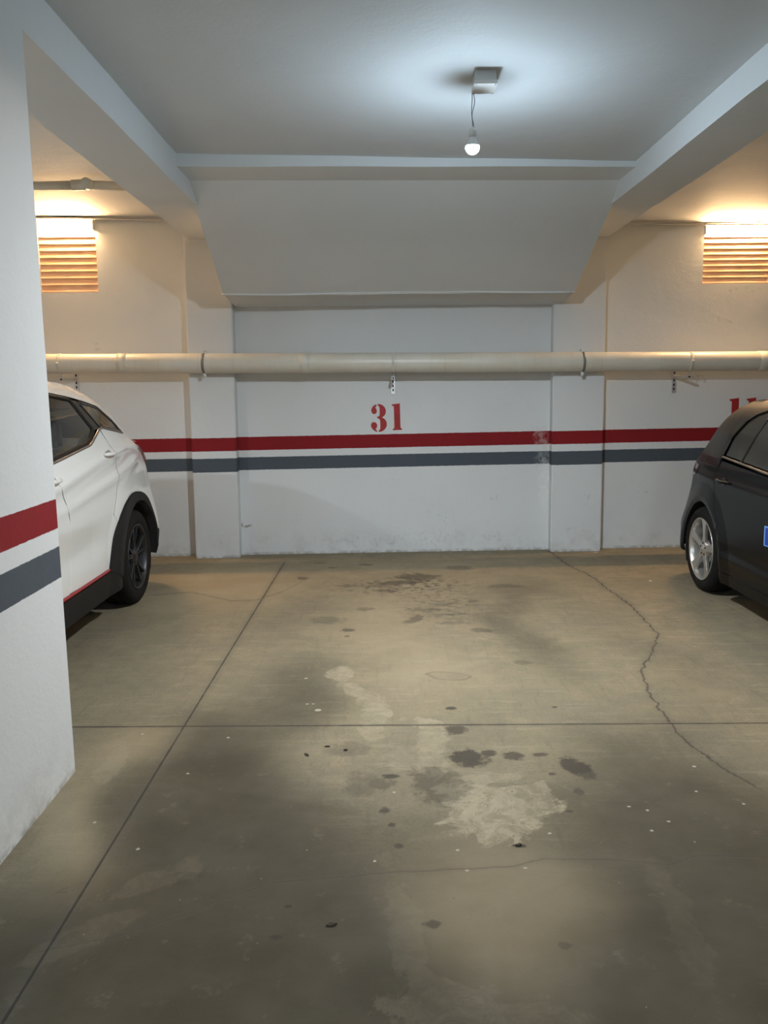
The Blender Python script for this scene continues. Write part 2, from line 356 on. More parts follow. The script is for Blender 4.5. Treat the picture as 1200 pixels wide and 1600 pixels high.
def build_floor():
    xs = np.concatenate([np.linspace(X0-.2, -1.9, 8), np.arange(-1.86, -1.4, .04), np.arange(-1.4, 1.9, .009), np.arange(1.9, 3.4, .04), np.linspace(3.5, X1+.2, 8)])
    ys = np.concatenate([np.linspace(YB-.2, 1.2, 12), np.arange(1.3, 1.8, .04), np.arange(1.8, 4.6, .009), np.arange(4.6, 7.8, .018), np.linspace(7.85, 8.3, 3)])
    nx, ny = len(xs), len(ys); XX, YY = np.meshgrid(xs, ys); N = nx*ny
    co = np.stack([XX, YY, np.zeros_like(XX)], -1).reshape(-1, 3)
    me = bpy.data.meshes.new('floor'); me.vertices.add(N); me.vertices.foreach_set('co', co.astype('f').ravel())
    a = (np.arange(ny-1)[:, None]*nx+np.arange(nx-1)[None]).ravel(); F = np.stack([a, a+1, a+1+nx, a+nx], 1); nf = len(F)
    me.loops.add(nf*4); me.loops.foreach_set('vertex_index', F.astype('i').ravel())
    me.polygons.add(nf); me.polygons.foreach_set('loop_start', (np.arange(nf)*4).astype('i')); me.update(calc_edges=True)
    def store(nm, v):
        at = me.attributes.new(nm, 'FLOAT', 'POINT'); at.data.foreach_set('value', v.astype('f').ravel())
    def L(cx, cy, rx, ry, rot):
        dx, dy = XX-cx, YY-cy; c, s_ = math.cos(rot), math.sin(rot)
        return np.sqrt(((dx*c+dy*s_)/rx)**2+((-dx*s_+dy*c)/ry)**2)
    sm = lambda t: np.clip(t, 0, 1)**2*(3-2*np.clip(t, 0, 1))
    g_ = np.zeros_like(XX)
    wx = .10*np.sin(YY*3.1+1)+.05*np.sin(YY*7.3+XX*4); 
    for cx, cy, rx, ry, rot, col, s_ in GRIME_DARK:
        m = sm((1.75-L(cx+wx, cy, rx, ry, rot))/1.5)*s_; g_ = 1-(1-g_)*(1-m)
    store('grime_dark', np.minimum(g_, .92))
    g_ = np.zeros_like(XX)
    for cx, cy, rx, ry, rot, col, s_ in WORN:
        m = sm((1.7-L(cx+wx, cy, rx, ry, rot))/1.4)*s_; g_ = 1-(1-g_)*(1-m)
    store('worn', g_)
    for nm, LS in (('pale', PALE), ('oil', OIL)):
        best = np.full(XX.shape, -2.); st = np.zeros_like(XX)
        for cx, cy, rx, ry, rot, s_ in LS:
            v = 1-L(cx, cy, rx, ry, rot); k = v > best; best = np.where(k, v, best); st = np.where(k, s_, st)
        store(nm, best); store(nm+'_s', st)
    store('spots', np.maximum(sm((1.5-L(.15, 6.40, .50, .26, .08)))*1., sm((1.5-L(.40, 5.8, .28, .5, 0)))*.6))
    g_ = np.zeros_like(XX)
    for cx, cy, rx, ry, rot in RINGS:
        l = L(cx+.01*np.sin(YY*60), cy, rx, ry, rot); g_ = np.maximum(g_, np.maximum(sm(1-np.abs(l-1)/.2), .45*sm((1.05-l)/.1)))
    store('ring', g_)
    best = np.full(XX.shape, -2.)
    for cx, cy, r, col in DRIPS: best = np.maximum(best, 1-L(cx, cy, max(.0078, r*.85), max(.0074, r*.8), 0))
    store('drip', best)
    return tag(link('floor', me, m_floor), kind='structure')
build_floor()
bm = bmesh.new(); hexa(bm, [(X0-.2, YB-.2, ZC(X0-.2)), (X1+.2, YB-.2, ZC(X1+.2)), (X1+.2, 8.3, ZC(X1+.2)), (X0-.2, 8.3, ZC(X0-.2)), (X0-.2, YB-.2, 3.3), (X1+.2, YB-.2, 3.3), (X1+.2, 8.3, 3.3), (X0-.2, 8.3, 3.3)])
tag(frombm('ceiling', bm, m_ceil), kind='structure')

# back wall with the two louvred openings cut through
WIN = [(-3.055, -2.548, 2.425, 3.058), (2.925, 3.535, 2.449, 2.985)]
bm = bmesh.new()
xs = sorted([X0] + [v for w in WIN for v in w[:2]] + [X1])
zs_all = lambda i: None
def wallbox(xa, xb, za, zb):
    hexa(bm, [(xa, YW(xa), za), (xb, YW(xb), za), (xb, YW(xb)+.25, za), (xa, YW(xa)+.25, za), (xa, YW(xa), zb), (xb, YW(xb), zb), (xb, YW(xb)+.25, zb), (xa, YW(xa)+.25, zb)])
wallbox(X0, WIN[0][0], -.1, 3.2); wallbox(WIN[0][1], WIN[1][0], -.1, 3.2); wallbox(WIN[1][1], X1, -.1, 3.2)
for w in WIN:
    wallbox(w[0], w[1], -.1, w[2])
    if w[3] < ZC(w[0])-.01: wallbox(w[0], w[1], w[3], 3.2)
tag(frombm('wall_back', bm, m_wall), kind='structure')
for nm, a, b in (('wall_left', (X0-.2, YB, -.1), (X0, 8.2, 3.2)), ('wall_right', (X1, YB, -.1), (X1+.2, 8.2, 3.2)), ('wall_front', (X0-.2, YB-.2, -.1), (X1+.2, YB, 3.2))):
    bm = bmesh.new(); box(bm, a, b); tag(frombm(nm, bm, m_pil), kind='structure')

def wavy(bm, seed=0, amp=.002):
    pass
def column(name, xa, xb, ya, yb, xat=None, xbt=None, top=3.2, mat=m_col):
    bm = bmesh.new(); xat = xa if xat is None else xat; xbt = xb if xbt is None else xbt
    hexa(bm, [(xa, ya, -.05), (xb, yb, -.05), (xb, YW(xb)+.1, -.05), (xa, YW(xa)+.1, -.05), (xat, ya, top), (xbt, yb, top), (xbt, YW(xbt)+.1, top), (xat, YW(xat)+.1, top)])
    es = [e for e in bm.edges if abs(e.verts[0].co.z-e.verts[1].co.z) > 1]
    bmesh.ops.bevel(bm, geom=es, offset=.008, segments=3, affect='EDGES')
    return tag(frombm(name, bm, mat), kind='structure')
column('wall_pilaster_left', -1.764, -1.360, 7.570, 7.582, -1.745, -1.335)
column('wall_pilaster_right', 1.548, 2.020, 7.672, 7.688, 1.535, 2.006)
# foreground pillar
bm = bmesh.new()
box(bm, (-1.70, 2.34, -.05), (-1.291, 3.243, 3.2))
es = [e for e in bm.edges if abs(e.verts[0].co.z-e.verts[1].co.z) > 1]
bmesh.ops.bevel(bm, geom=es, offset=.012, segments=3, affect='EDGES')
tag(frombm('wall_pillar', bm, m_pil), kind='structure')

def beam(name, a0, a1, b0, b1, z, yn=YB, yf=7.9):
    """a0,a1: inner/outer x at y=3.2; b0,b1: at y=7.6"""
    bm = bmesh.new()
    X = lambda p, q, y: p + (q-p)*(y-3.2)/4.4
    ny = 60
    rows = []
    for i in range(ny+1):
        y = yn + (yf-yn)*i/ny
        dz = .0015*math.sin(y*3.1)+.0015*math.sin(y*7.7+1)
        dx = .0025*math.sin(y*2.3+a0)+.001*math.sin(y*9.1)
        xa, xb = X(a0, b0, y)+dx, X(a1, b1, y)+dx*.6
        rows.append([bm.verts.new(v) for v in ((xa, y, 3.2), (xa, y, z+dz), (xb, y, z+dz*.7), (xb, y, 3.2))])
    for i in range(ny):
        for k in range(4): bm.faces.new((rows[i][k], rows[i][(k+1) % 4], rows[i+1][(k+1) % 4], rows[i+1][k]))
    bm.faces.new(rows[0]); bm.faces.new(rows[-1][::-1])
    return tag(frombm(name, bm, m_paint), kind='structure')
beam('ceiling_beam_left', -1.300, -1.662, -1.325, -1.700, 2.853)
beam('ceiling_beam_right', 1.690, 2.045, 1.675, 2.015, 2.853)

# cross beam and the sloping underside of the stair above
SK = lambda x: .05*(x-.15)
XL, XR = -1.36, 1.70
bm = bmesh.new()
n = 24
for poly_name in ('x',):
    rows = []
    for i in range(n+1):
        x = XL+(XR-XL)*i/n; s = SK(x)+.006*math.sin(x*5)
        rows.append([bm.verts.new(v) for v in ((x, 5.70+s, 3.2), (x, 5.70+s, 2.972), (x, 6.10+s, 2.972), (x, 6.10+s, 3.2))])
    for i in range(n):
        for k in range(4): bm.faces.new((rows[i][k], rows[i][(k+1) % 4], rows[i+1][(k+1) % 4], rows[i+1][k]))
    bm.faces.new(rows[0]); bm.faces.new(rows[-1][::-1])
tag(frombm('ceiling_cross_beam', bm, m_paint), kind='structure')
bm = bmesh.new(); rows = []
for i in range(n+1):
    x = -1.328+(1.63+1.328)*i/n; s = SK(x)
    lip = .010*math.sin(x*2.2+.4)+.004*math.sin(x*9)
    b = (x, 7.182+s, 2.338+lip*.4)
    xt = -1.335+(1.70+1.335)*i/n
    rows.append([bm.verts.new(v) for v in ((xt, 6.065+s, 3.2), (xt, 6.065+s, 2.974), b, (x, 7.192+s, 2.322+lip*.4), (x, 7.27+s, 2.326), (x, 7.93, 2.262), (xt, 7.93, 3.2))])
for i in range(n):
    for k in range(7): bm.faces.new((rows[i][k], rows[i][(k+1) % 7], rows[i+1][(k+1) % 7], rows[i+1][k]))
bm.faces.new(rows[0]); bm.faces.new(rows[-1][::-1])
tag(frombm('ceiling_stair_soffit', bm, m_paint), kind='structure')

# louvred openings
def louvre_mat():
    g = G('terracotta_louvre')
    n = g.noise(6, 5); c = g.mix(g.ramp(n, .3, .7), (.80, .47, .28), (.88, .57, .38))
    g.set(Base_Color=c, Roughness=.6); return g.m
m_louv = louvre_mat()
for i, (xa, xb, za, zb) in enumerate(WIN):
    zt = za + (.53 if i == 0 else .455)
    bm = bmesh.new(); y = YW(xa)
    # rebate frame
    t = .012
    for a, b in (((xa, y+.05, za), (xb, y+.16, za+t)), ((xa, y+.05, zb-t), (xb, y+.16, zb)), ((xa, y+.05, za), (xa+t, y+.16, zb)), ((xb-t, y+.05, za), (xb, y+.16, zb))):
        box(bm, a, b)
    fr = tag(frombm('window_%d' % (i+1), bm, m_paint), kind='structure')
    bm = bmesh.new(); ns = 9
    for k in range(ns):
        z0 = za + (zt-za)*k/ns; z1 = za + (zt-za)*(k+1)/ns
        # each blade leans out at its foot
        prof = [(.010, z0), (.004, z0+.006), (.004, z0+.010), (.015, z1+.003), (.030, z1+.003), (.022, z0)]
        prism(bm, prof, lambda p: (xa+.004, y+p[0], p[1]), lambda p: (xb-.004, YW(xb)+p[0], p[1]))
    tag(frombm('louvre_blades', bm, m_louv, fr), kind='structure')
    # backing board so that no daylight leaks, the shaft wall behind
    bm = bmesh.new(); box(bm, (xa-.03, y+.255, za-.03), (xb+.03, y+.29, min(3.2, zb+.08)))
    tag(frombm('shaft_wall', bm, m_paint, fr), kind='structure')

# ------------------------------------------------------------------ small materials
m_tube = simple('warm_diffuser', (.9, .85, .75), .4, emit=(1, .62, .30), es=TUBE_E)
m_white_pl = simple('white_plastic', (.72, .72, .70), .4)
m_greypl = simple('grey_plastic_box', (.58, .60, .60), .45)
m_galv = simple('galvanised_steel', (.62, .62, .62), .38, .7, var=.1, scale=40)
m_ring = simple('dull_clamp_steel', (.20, .19, .17), .5, .3)
m_black = simple('black_rubber', (.012, .012, .012), .6)
m_dark = simple('dark_void', (.006, .006, .006), .9)
m_pipe_g = G('cream_pvc_pipe')
_n = m_pipe_g.noise(4, 5, .6); _n2 = m_pipe_g.noise(1, 5, .6, vec=m_pipe_g.mapping(m_pipe_g.pos, sc=(30, 2, 2)))
_c = m_pipe_g.mix(m_pipe_g.ramp(_n, .35, .7), (.62, .58, .49), (.66, .64, .57))
_c = m_pipe_g.mix(m_pipe_g.ramp(_n2, .55, .75, 0, .3), _c, (.42, .38, .30))
m_pipe_g.set(Base_Color=_c, Roughness=.38); m_pipe = m_pipe_g.m
m_cable = simple('white_cable', (.55, .53, .5), .5)
m_redpaint = simple('red_stencil_paint', (.36, .014, .014), .6, var=.12, scale=30)

# ------------------------------------------------------------------ warm tube lamps over the louvres
for i, (xa, xb, za, zb) in enumerate(WIN):
    y = YW((xa+xb)/2); zt = zb
    L = xb-xa
    r = empty('tube_lamp', ((xa+xb)/2, y, zt-.05))
    bm = bmesh.new(); box(bm, (-L/2+.006, .012, -.048), (L/2-.006, .07, .040), .006)
    box(bm, (-L/2+.006, -.044, .0385), (L/2-.006, .03, .0435))  # top plate added to hold the lamp's light off the ceiling
    frombm('lamp_body', bm, m_white_pl, r)
    bm = bmesh.new()
    prof = [(.012, -.046), (-.012, -.042), (-.026, -.022), (-.028, 0), (-.024, .022), (-.010, .036), (.012, .038)]
    prism(bm, prof, lambda p: (-L/2+.012, p[0], p[1]), lambda p: (L/2-.012, p[0], p[1]))
    frombm('diffuser', bm, m_tube, r)
    for s in (-1, 1):
        bm = bmesh.new(); box(bm, (s*(L/2-.006)-.007, -.034, -.050), (s*(L/2-.006)+.007, .03, .042), .003)
        frombm('end_cap', bm, m_white_pl, r)
    tag(r, ['warm glowing tube lamp across the top of the left louvred opening, above the white car',
            'warm glowing tube lamp across the top of the right louvred opening, above the black car'][i], 'lamp', None)

# ------------------------------------------------------------------ junction box and hanging bulb
r = empty('junction_box', (.50, 4.25, ZC(.5)))
bm = bmesh.new(); zt = 0
box(bm, (-.050, -.066, -.050), (.050, .066, 0.0), .004); frombm('box_body', bm, m_greypl, r)
bm = bmesh.new(); box(bm, (-.056, -.072, -.066), (.056, .072, -.048), .004); frombm('box_lid', bm, m_white_pl, r)
for sx in (-1, 1):
    for sy in (-1, 1):
        bm = bmesh.new(); lathe(bm, [(0, -.0685), (.005, -.0685), (.0055, -.064)], 12, c=(sx*.045, sy*.060, 0)); frombm('lid_screw', bm, m_galv, r)
tag(r, 'square grey plastic junction box with white lid fixed to the ceiling above the bulb', 'junction box')

bx, by, bz = BULB
r = empty('pendant_bulb', (bx, by, bz))
bm = bmesh.new()
R = .033
prof = []
for k in range(11):
    a = PI*(k/10)*.56
    prof.append((R*math.sin(a), -R*math.cos(a)))
lathe(bm, [(max(p[0], .0004), p[1]) for p in prof], 24)
g = G('bulb_glow')
g.set(Base_Color=(.9, .9, .9), Emission_Color=(.66, .85, 1), Emission_Strength=BULB_DOME)
l = bpy.data.lights.new('bulb_light', 'AREA'); l.shape = 'DISK'; l.size = .05; l.energy = BULB_P; l.color = (.88, .93, .96)
lo = bpy.data.objects.new('bulb_light', l); COL.objects.link(lo); lo.parent = r; lo.location = (0, 0, -R-.004)
m_bulb = g.m
frombm('bulb_dome', bm, m_bulb, r, True)
bm = bmesh.new()
a = PI*.56
lathe(bm, [(R*math.sin(a)+.0006, -R*math.cos(a)-.001), (.0300, .013), (.0265, .020), (.021, .032), (.0165, .044), (.0145, .050), (.0005, .050)], 32)
frombm('bulb_neck', bm, m_white_pl, r, True)
bm = bmesh.new(); lathe(bm, [(.0005, .048), (.0165, .048), (.0185, .052), (.0185, .078), (.015, .090), (.006, .096), (.0005, .098)], 24)
frombm('lamp_socket', bm, m_white_pl, r, True)
top = ZC(.5)-.066-bz
for j, off in enumerate((0, 1)):
    bm = bmesh.new(); pts = []
    for k in range(14):
        t = k/13
        pts.append(((.004+.006*math.sin(PI*t*(1.2+off)))*(1 if off else -.4)*(1 if t < .95 else .5)+.001*math.sin(9*t), .006-.006*t, top + (.094-top)*t))
    tube(bm, pts, .0018, 6); frombm('wire', bm, simple('lamp_wire', (.16, .16, .17), .5), r, True)
tag(r, 'bare glowing white light bulb hanging on thin wires below the ceiling box', 'light bulb')

# ------------------------------------------------------------------ stencilled numbers
def px3(pts, s=.000596): return [((x-195)*s, (905-y)*s) for x, y in pts]
GL = {
 '3': [px3(q) for q in (
  [(285,912),(262,918),(235,935),(212,965),(202,1000),(206,1030),(222,1052),(245,1062),(270,1055),(287,1035),(290,1008),(283,982),(268,965),(270,955),(285,940)],
  [(305,908),(340,908),(380,925),(410,955),(428,995),(430,1035),(415,1075),(385,1105),(365,1117),(395,1130),(425,1160),(440,1200),(438,1245),(420,1285),(390,1315),(350,1335),(312,1338),(310,1318),(328,1305),(337,1285),(337,1160),(325,1140),(290,1120),(290,1105),(320,1095),(332,1075),(332,960),(322,940),(303,930)],
  [(288,1338),(255,1325),(222,1300),(200,1270),(192,1240),(196,1210),(212,1190),(240,1182),(268,1192),(286,1215),(290,1245),(280,1275),(265,1292),(270,1305),(290,1318)])],
 '1': [[(x-530*.000596+195*.000596, z) for x, z in px3([(530,918),(655,905),(658,1275),(668,1292),(685,1298),(680,1315),(537,1318),(533,1305),(552,1292),(562,1275),(560,955),(550,942),(530,938)])]],
 '2': [px3(q) for q in (
  [(285,912),(250,922),(222,950),(208,990),(214,1025),(238,1048),(268,1042),(287,1018),(285,990),(270,972),(285,945)],
  [(305,908),(350,912),(400,940),(430,990),(428,1050),(400,1110),(350,1170),(290,1225),(255,1262),(300,1250),(360,1262),(400,1262),(430,1225),(445,1225),(440,1318),(200,1320),(205,1280),(240,1230),(300,1160),(335,1080),(338,1000),(330,945),(303,930)])],
}
def number(txt, x, ztop, sc, label, slope=0.012, gap=.196):
    """each digit is a child, laid on the wall as a thin coat of paint"""
    r = empty('parking_number', (x, YW(x)-.0012, ztop)); r.rotation_euler = (0, -slope, math.atan(.03))
    cx = 0
    for ch in txt:
        bm = bmesh.new()
        for poly in GL[ch]:
            vs = [bm.verts.new((cx+px*sc, 0, pz*sc)) for px, pz in poly]
            f = bm.faces.new(vs); f.normal_update()
            e = bmesh.ops.extrude_face_region(bm, geom=[f])
            bmesh.ops.translate(bm, vec=(0, .004, 0), verts=[v for v in e['geom'] if isinstance(v, bmesh.types.BMVert)])
        bmesh.ops.triangulate(bm, faces=[f for f in bm.faces if len(f.verts) > 4])
        frombm('digit', bm, m_redpaint, r)
        cx += gap*sc if ch != '1' else .135*sc
    return tag(r, label, 'number')
number('31', -.125, 1.397, 1, 'red stencilled number 31 painted on the white wall of the middle bay')
number('11', 3.231, 1.408, 1.2, 'red stencilled number painted on the wall at right, partly hidden by the black car')
number('32', -3.06, 1.395, 1.0, 'red stencilled number on the left wall, glimpsed through the white car windows', gap=.19)

# ------------------------------------------------------------------ big waste pipe and its clamps
PC = lambda x: Vector((x, 7.522+.03*x, 1.7665-.0078*x))
PR = .0865
r = empty('drain_pipe', PC(0))
def loc(v): return Vector(v)-PC(0)
bm = bmesh.new(); tube(bm, [loc(PC(x)) for x in np.linspace(-5.9, 6.2, 30)], PR, 40); frombm('pipe_run', bm, m_pipe, r, True)
for xx, w in ((-.70, .045), (3.42, .05), (-2.30, .04)):
    bm = bmesh.new(); tube(bm, [loc(PC(xx-w)), loc(PC(xx-w*.97)), loc(PC(xx+w*.97)), loc(PC(xx+w))], [PR+.0005, PR+.0035, PR+.0035, PR+.0005], 40); frombm('pipe_coupling', bm, m_pipe, r, True)
tag(r, 'thick cream plastic drain pipe running level across the whole back wall', 'pipe')

def ring(bm, c, R_, w, t, n=36):
    prof = [(R_, -w/2), (R_+t, -w/2), (R_+t, w/2), (R_, w/2)]
    lathe(bm, prof, n, 'x', c, close=True)
def clamp(x, kind, label, tx=0):
    c = PC(x); r = empty('pipe_clamp', c)
    bm = bmesh.new(); ring(bm, (0, 0, 0), PR+.0005, .022, .0025)
    frombm('clamp_ring', bm, m_pipe if kind == 'wall' else m_ring, r, True)
    if kind == 'pilaster':
        for s in (1, -1):
            bm = bmesh.new(); box(bm, (-.013, -.006, s*PR if s > 0 else -PR-.034), (.013, .006, PR+.034 if s > 0 else -PR), .002); frombm('clamp_ear', bm, m_white_pl, r)
            bm = bmesh.new(); tube(bm, [(0, -.016, s*(PR+.022)), (0, .16, s*(PR+.022))], .004, 8); frombm('clamp_bolt', bm, m_galv, r, True)
    else:
        yw = YW(x)-c.y
        # bolt ear in front
        bm = bmesh.new(); box(bm, (-.012, -PR-.012, -.008), (.012, -PR+.002, .010), .002); frombm('clamp_ear', bm, m_white_pl, r)
        bm = bmesh.new(); tube(bm, [(0, -PR-.020, .002), (0, -PR-.01, .002)], .006, 10); frombm('clamp_bolt', bm, m_galv, r, True)
        # threaded rod down to the arm
        bm = bmesh.new(); tube(bm, [(0, 0, -PR), (0, 0, -PR-.055)], .004, 8); frombm('threaded_rod', bm, m_galv, r, True)
        # arm of slotted channel
        bm = bmesh.new(); a0 = Vector((0, -.02, -PR-.050)); a1 = Vector((tx, yw, -PR-.050))
        d = (a1-a0).normalized(); s_ = d.cross(Vector((0, 0, 1)))*.014
        hexa(bm, [a0-s_-Vector((0, 0, .010)), a0+s_-Vector((0, 0, .010)), a1+s_-Vector((0, 0, .010)), a1-s_-Vector((0, 0, .010)), a0-s_+Vector((0, 0, .010)), a0+s_+Vector((0, 0, .010)), a1+s_+Vector((0, 0, .010)), a1-s_+Vector((0, 0, .010))])
        arm = frombm('bracket_arm', bm, m_galv, r)
        bm = bmesh.new(); e0 = a0-d*.002
        hexa(bm, [e0-s_*.75-Vector((0, 0, .006)), e0+s_*.75-Vector((0, 0, .006)), a0+s_*.75-Vector((0, 0, .006)), a0-s_*.75-Vector((0, 0, .006)), e0-s_*.75+Vector((0, 0, .006)), e0+s_*.75+Vector((0, 0, .006)), a0+s_*.75+Vector((0, 0, .006)), a0-s_*.75+Vector((0, 0, .006))])
        frombm('channel_mouth', bm, m_dark, arm)
        bm = bmesh.new(); box(bm, (tx-.020, yw-.012, -.282), (tx+.020, yw+.004, -.04), .002); pl = frombm('wall_rail', bm, m_galv, r)
        for zz in (-.062, -.098, -.165, -.205, -.243):
            bm = bmesh.new(); box(bm, (tx-.006, yw-.0135, zz-.012), (tx+.006, yw-.011, zz+.010)); frombm('slot', bm, m_dark, pl)
    return tag(r, label, 'pipe clamp')
clamp(-1.588, 'pilaster', 'grey metal clamp on the cream pipe in front of the left pilaster')
clamp(1.784, 'pilaster', 'metal clamp on the cream pipe in front of the right pilaster')
clamp(.084, 'wall', 'pipe clamp on a slotted wall bracket directly above the number 31', 0)
clamp(2.751, 'wall', 'pipe clamp on slotted wall bracket at right, between right pilaster and black car', -.055)
clamp(-2.841, 'wall', 'pipe clamp on wall bracket at left, just above the white car roof', .045)

# thin pipe under the ceiling, left bay
r = empty('ceiling_pipe', (-3.5, 6.17, 2.99))
ZP = 2.985
bm = bmesh.new(); tube(bm, [(-2.6, -.02, 0), (1.0, 0, 0), (1.30, 0, .002)], .030, 20); frombm('pipe_run', bm, m_pipe, r, True)
bm = bmesh.new(); tube(bm, [(1.31, 0, .002), (1.40, 0, .004), (1.42, 0, .004), (1.72, .06, .002)], [.037, .037, .030, .030], 20); frombm('pipe_elbow', bm, m_pipe, r, True)
bm = bmesh.new(); tube(bm, [(1.43, -.075, .0), (1.43, -.07, .0), (1.43, .0, .004)], [.030, .037, .037], 20); frombm('pipe_cap', bm, m_pipe, r, True)
bm = bmesh.new(); ring(bm, (1.0, 0, 0), .031, .016, .003, 20); box(bm, (.996, -.003, .03), (1.004, .003, .08)); frombm('pipe_clip', bm, simple('rusty_clip', (.10, .06, .04), .7), r)
tag(r, 'thin cream pipe with a capped elbow running under the ceiling over the left neighbour bay', 'pipe')

# cables and thin shadow gaps under the ceiling
def cable(name, pts, rad, label, mat=m_cable):
    bm = bmesh.new(); tube(bm, pts, rad, 8); tag(frombm(name, bm, mat, None, True), label, 'cable')
cable('conduit', [(x, YW(x)-.05, ZC(x)-.024+.003*math.sin(x*4)) for x in np.linspace(-4.6, -1.73, 16)], .009, 'thin conduit along the joint of wall and ceiling above the left louvred opening')
cable('conduit', [(x, YW(x)-.05, ZC(x)-.024+.003*math.sin(x*4)) for x in np.linspace(2.03, 5.2, 16)], .009, 'thin conduit along the joint of wall and ceiling above the right louvred opening')
cable('cable', [(x, 7.186+SK(x), 2.334+.011*math.sin(x*2.2+.4)*.4+.006*math.sin(x*3+1)) for x in np.linspace(-1.34, 1.63, 30)], .007, 'thin painted cable along the lower edge of the sloping stair underside', m_paint)

# ------------------------------------------------------------------ litter on the floor
def debris(name, x, y, L, Wd, h, rot, mat, label, cat, seed=0):
    rnd = random.Random(seed); bm = bmesh.new(); n = 9
    top = []; bot = []
    for k in range(n):
        a = 2*PI*k/n; q = 1+rnd.uniform(-.3, .25)
        top.append(bm.verts.new((L/2*math.cos(a)*q*.8, Wd/2*math.sin(a)*q*.8, h*(.7+.5*rnd.random())))); bot.append(bm.verts.new((L/2*math.cos(a)*q, Wd/2*math.sin(a)*q, 0)))
    c = bm.verts.new((0, 0, h*.8))
    for k in range(n):
        j = (k+1) % n; bm.faces.new((bot[k], bot[j], top[j], top[k])); bm.faces.new((top[k], top[j], c))
    bm.faces.new(bot[::-1])
    o = frombm(name, bm, mat); o.location = (x, y, .0005); o.rotation_euler = (0, 0, rot)
    return tag(o, label, cat)
m_leaf = simple('dry_leaf', (.035, .026, .018), .8, var=.3, scale=80)
m_butt = simple('pale_paper', (.55, .50, .40), .8)
debris('dry_leaf', -.17, 2.22, .038, .014, .006, .15, m_leaf, 'small curled dark leaf lying alone on the concrete near the bottom of the view', 'leaf', 1)
debris('dry_leaf', -.35, 3.36, .032, .013, .005, -.9, m_leaf, 'small dark leaf scrap on the floor below the joint, leftmost of the three', 'leaf', 2)
debris('dry_leaf', -.265, 3.44, .026, .009, .005, 0, m_leaf, 'tiny dark leaf scrap on the floor below the joint, between two others', 'leaf', 3)
debris('dry_leaf', -.185, 3.40, .018, .016, .006, .5, m_leaf, 'tiny dark leaf scrap on the floor below the joint, rightmost of the three', 'leaf', 4)
debris('dry_leaf', .44, 2.632, .022, .012, .006, .2, m_leaf, 'small dark crumb on the floor just in front of the pale cement smear', 'crumb', 5)
debris('paper_scrap', 2.10, 6.45, .036, .016, .006, .2, m_butt, 'small pale scrap on the floor left of the rear wheel of the black car', 'scrap', 6)
debris('paper_scrap', 1.95, 7.60, .05, .014, .006, .1, m_butt, 'pale crumb of plaster on the floor at the foot of the right pilaster', 'scrap', 7)

# ================================================================== cars
def catmull(pts, per=8, corners=()):
    out = []; n = len(pts)
    for i in range(n-1):
        p0 = np.array(pts[max(i-1, 0)], float); p1 = np.array(pts[i], float); p2 = np.array(pts[i+1], float); p3 = np.array(pts[min(i+2, n-1)], float)
        if i in corners: p0 = p1
        if i+1 in corners: p3 = p2
        for k in range(per):
            t = k/per
            out.append(tuple(.5*((2*p1)+(-p0+p2)*t+(2*p0-5*p1+4*p2-p3)*t*t+(-p0+3*p1-3*p2+p3)*t**3)))
    out.append(tuple(pts[-1])); return out
def inside(poly, x, y):
    c = False; n = len(poly); j = n-1
    for i in range(n):
        xi, yi = poly[i]; xj, yj = poly[j]
        if (yi > y) != (yj > y) and x < (xj-xi)*(y-yi)/(yj-yi)+xi: c = not c
        j = i
    return c
def densify(poly, step, closed=True):
    out = []; n = len(poly)
    for i in range(n if closed else n-1):
        a = poly[i]; b = poly[(i+1) % n]; L = math.dist(a, b); k = max(1, int(math.ceil(L/step)))
        for j in range(k): out.append((a[0]+(b[0]-a[0])*j/k, a[1]+(b[1]-a[1])*j/k))
    if not closed: out.append(poly[-1])
    return out
def offset_poly(poly, d):
    """move each vertex of a ccw/cw polygon inwards by d"""
    n = len(poly); A = sum(poly[i][0]*poly[(i+1) % n][1]-poly[(i+1) % n][0]*poly[i][1] for i in range(n)); s = 1 if A > 0 else -1
    out = []
    for i in range(n):
        p0 = Vector(poly[i-1]); p1 = Vector(poly[i]); p2 = Vector(poly[(i+1) % n])
        e1 = (p1-p0); e2 = (p2-p1)
        if e1.length < 1e-6 or e2.length < 1e-6: out.append(poly[i]); continue
        e1.normalize(); e2.normalize()
        n1 = Vector((-e1.y, e1.x))*s; n2 = Vector((-e2.y, e2.x))*s
        m = (n1+n2)
        if m.length < 1e-4: m = n1
        m.normalize(); q = p1 + m*d/max(.35, m.dot(n1)); out.append((q.x, q.y))
    return out

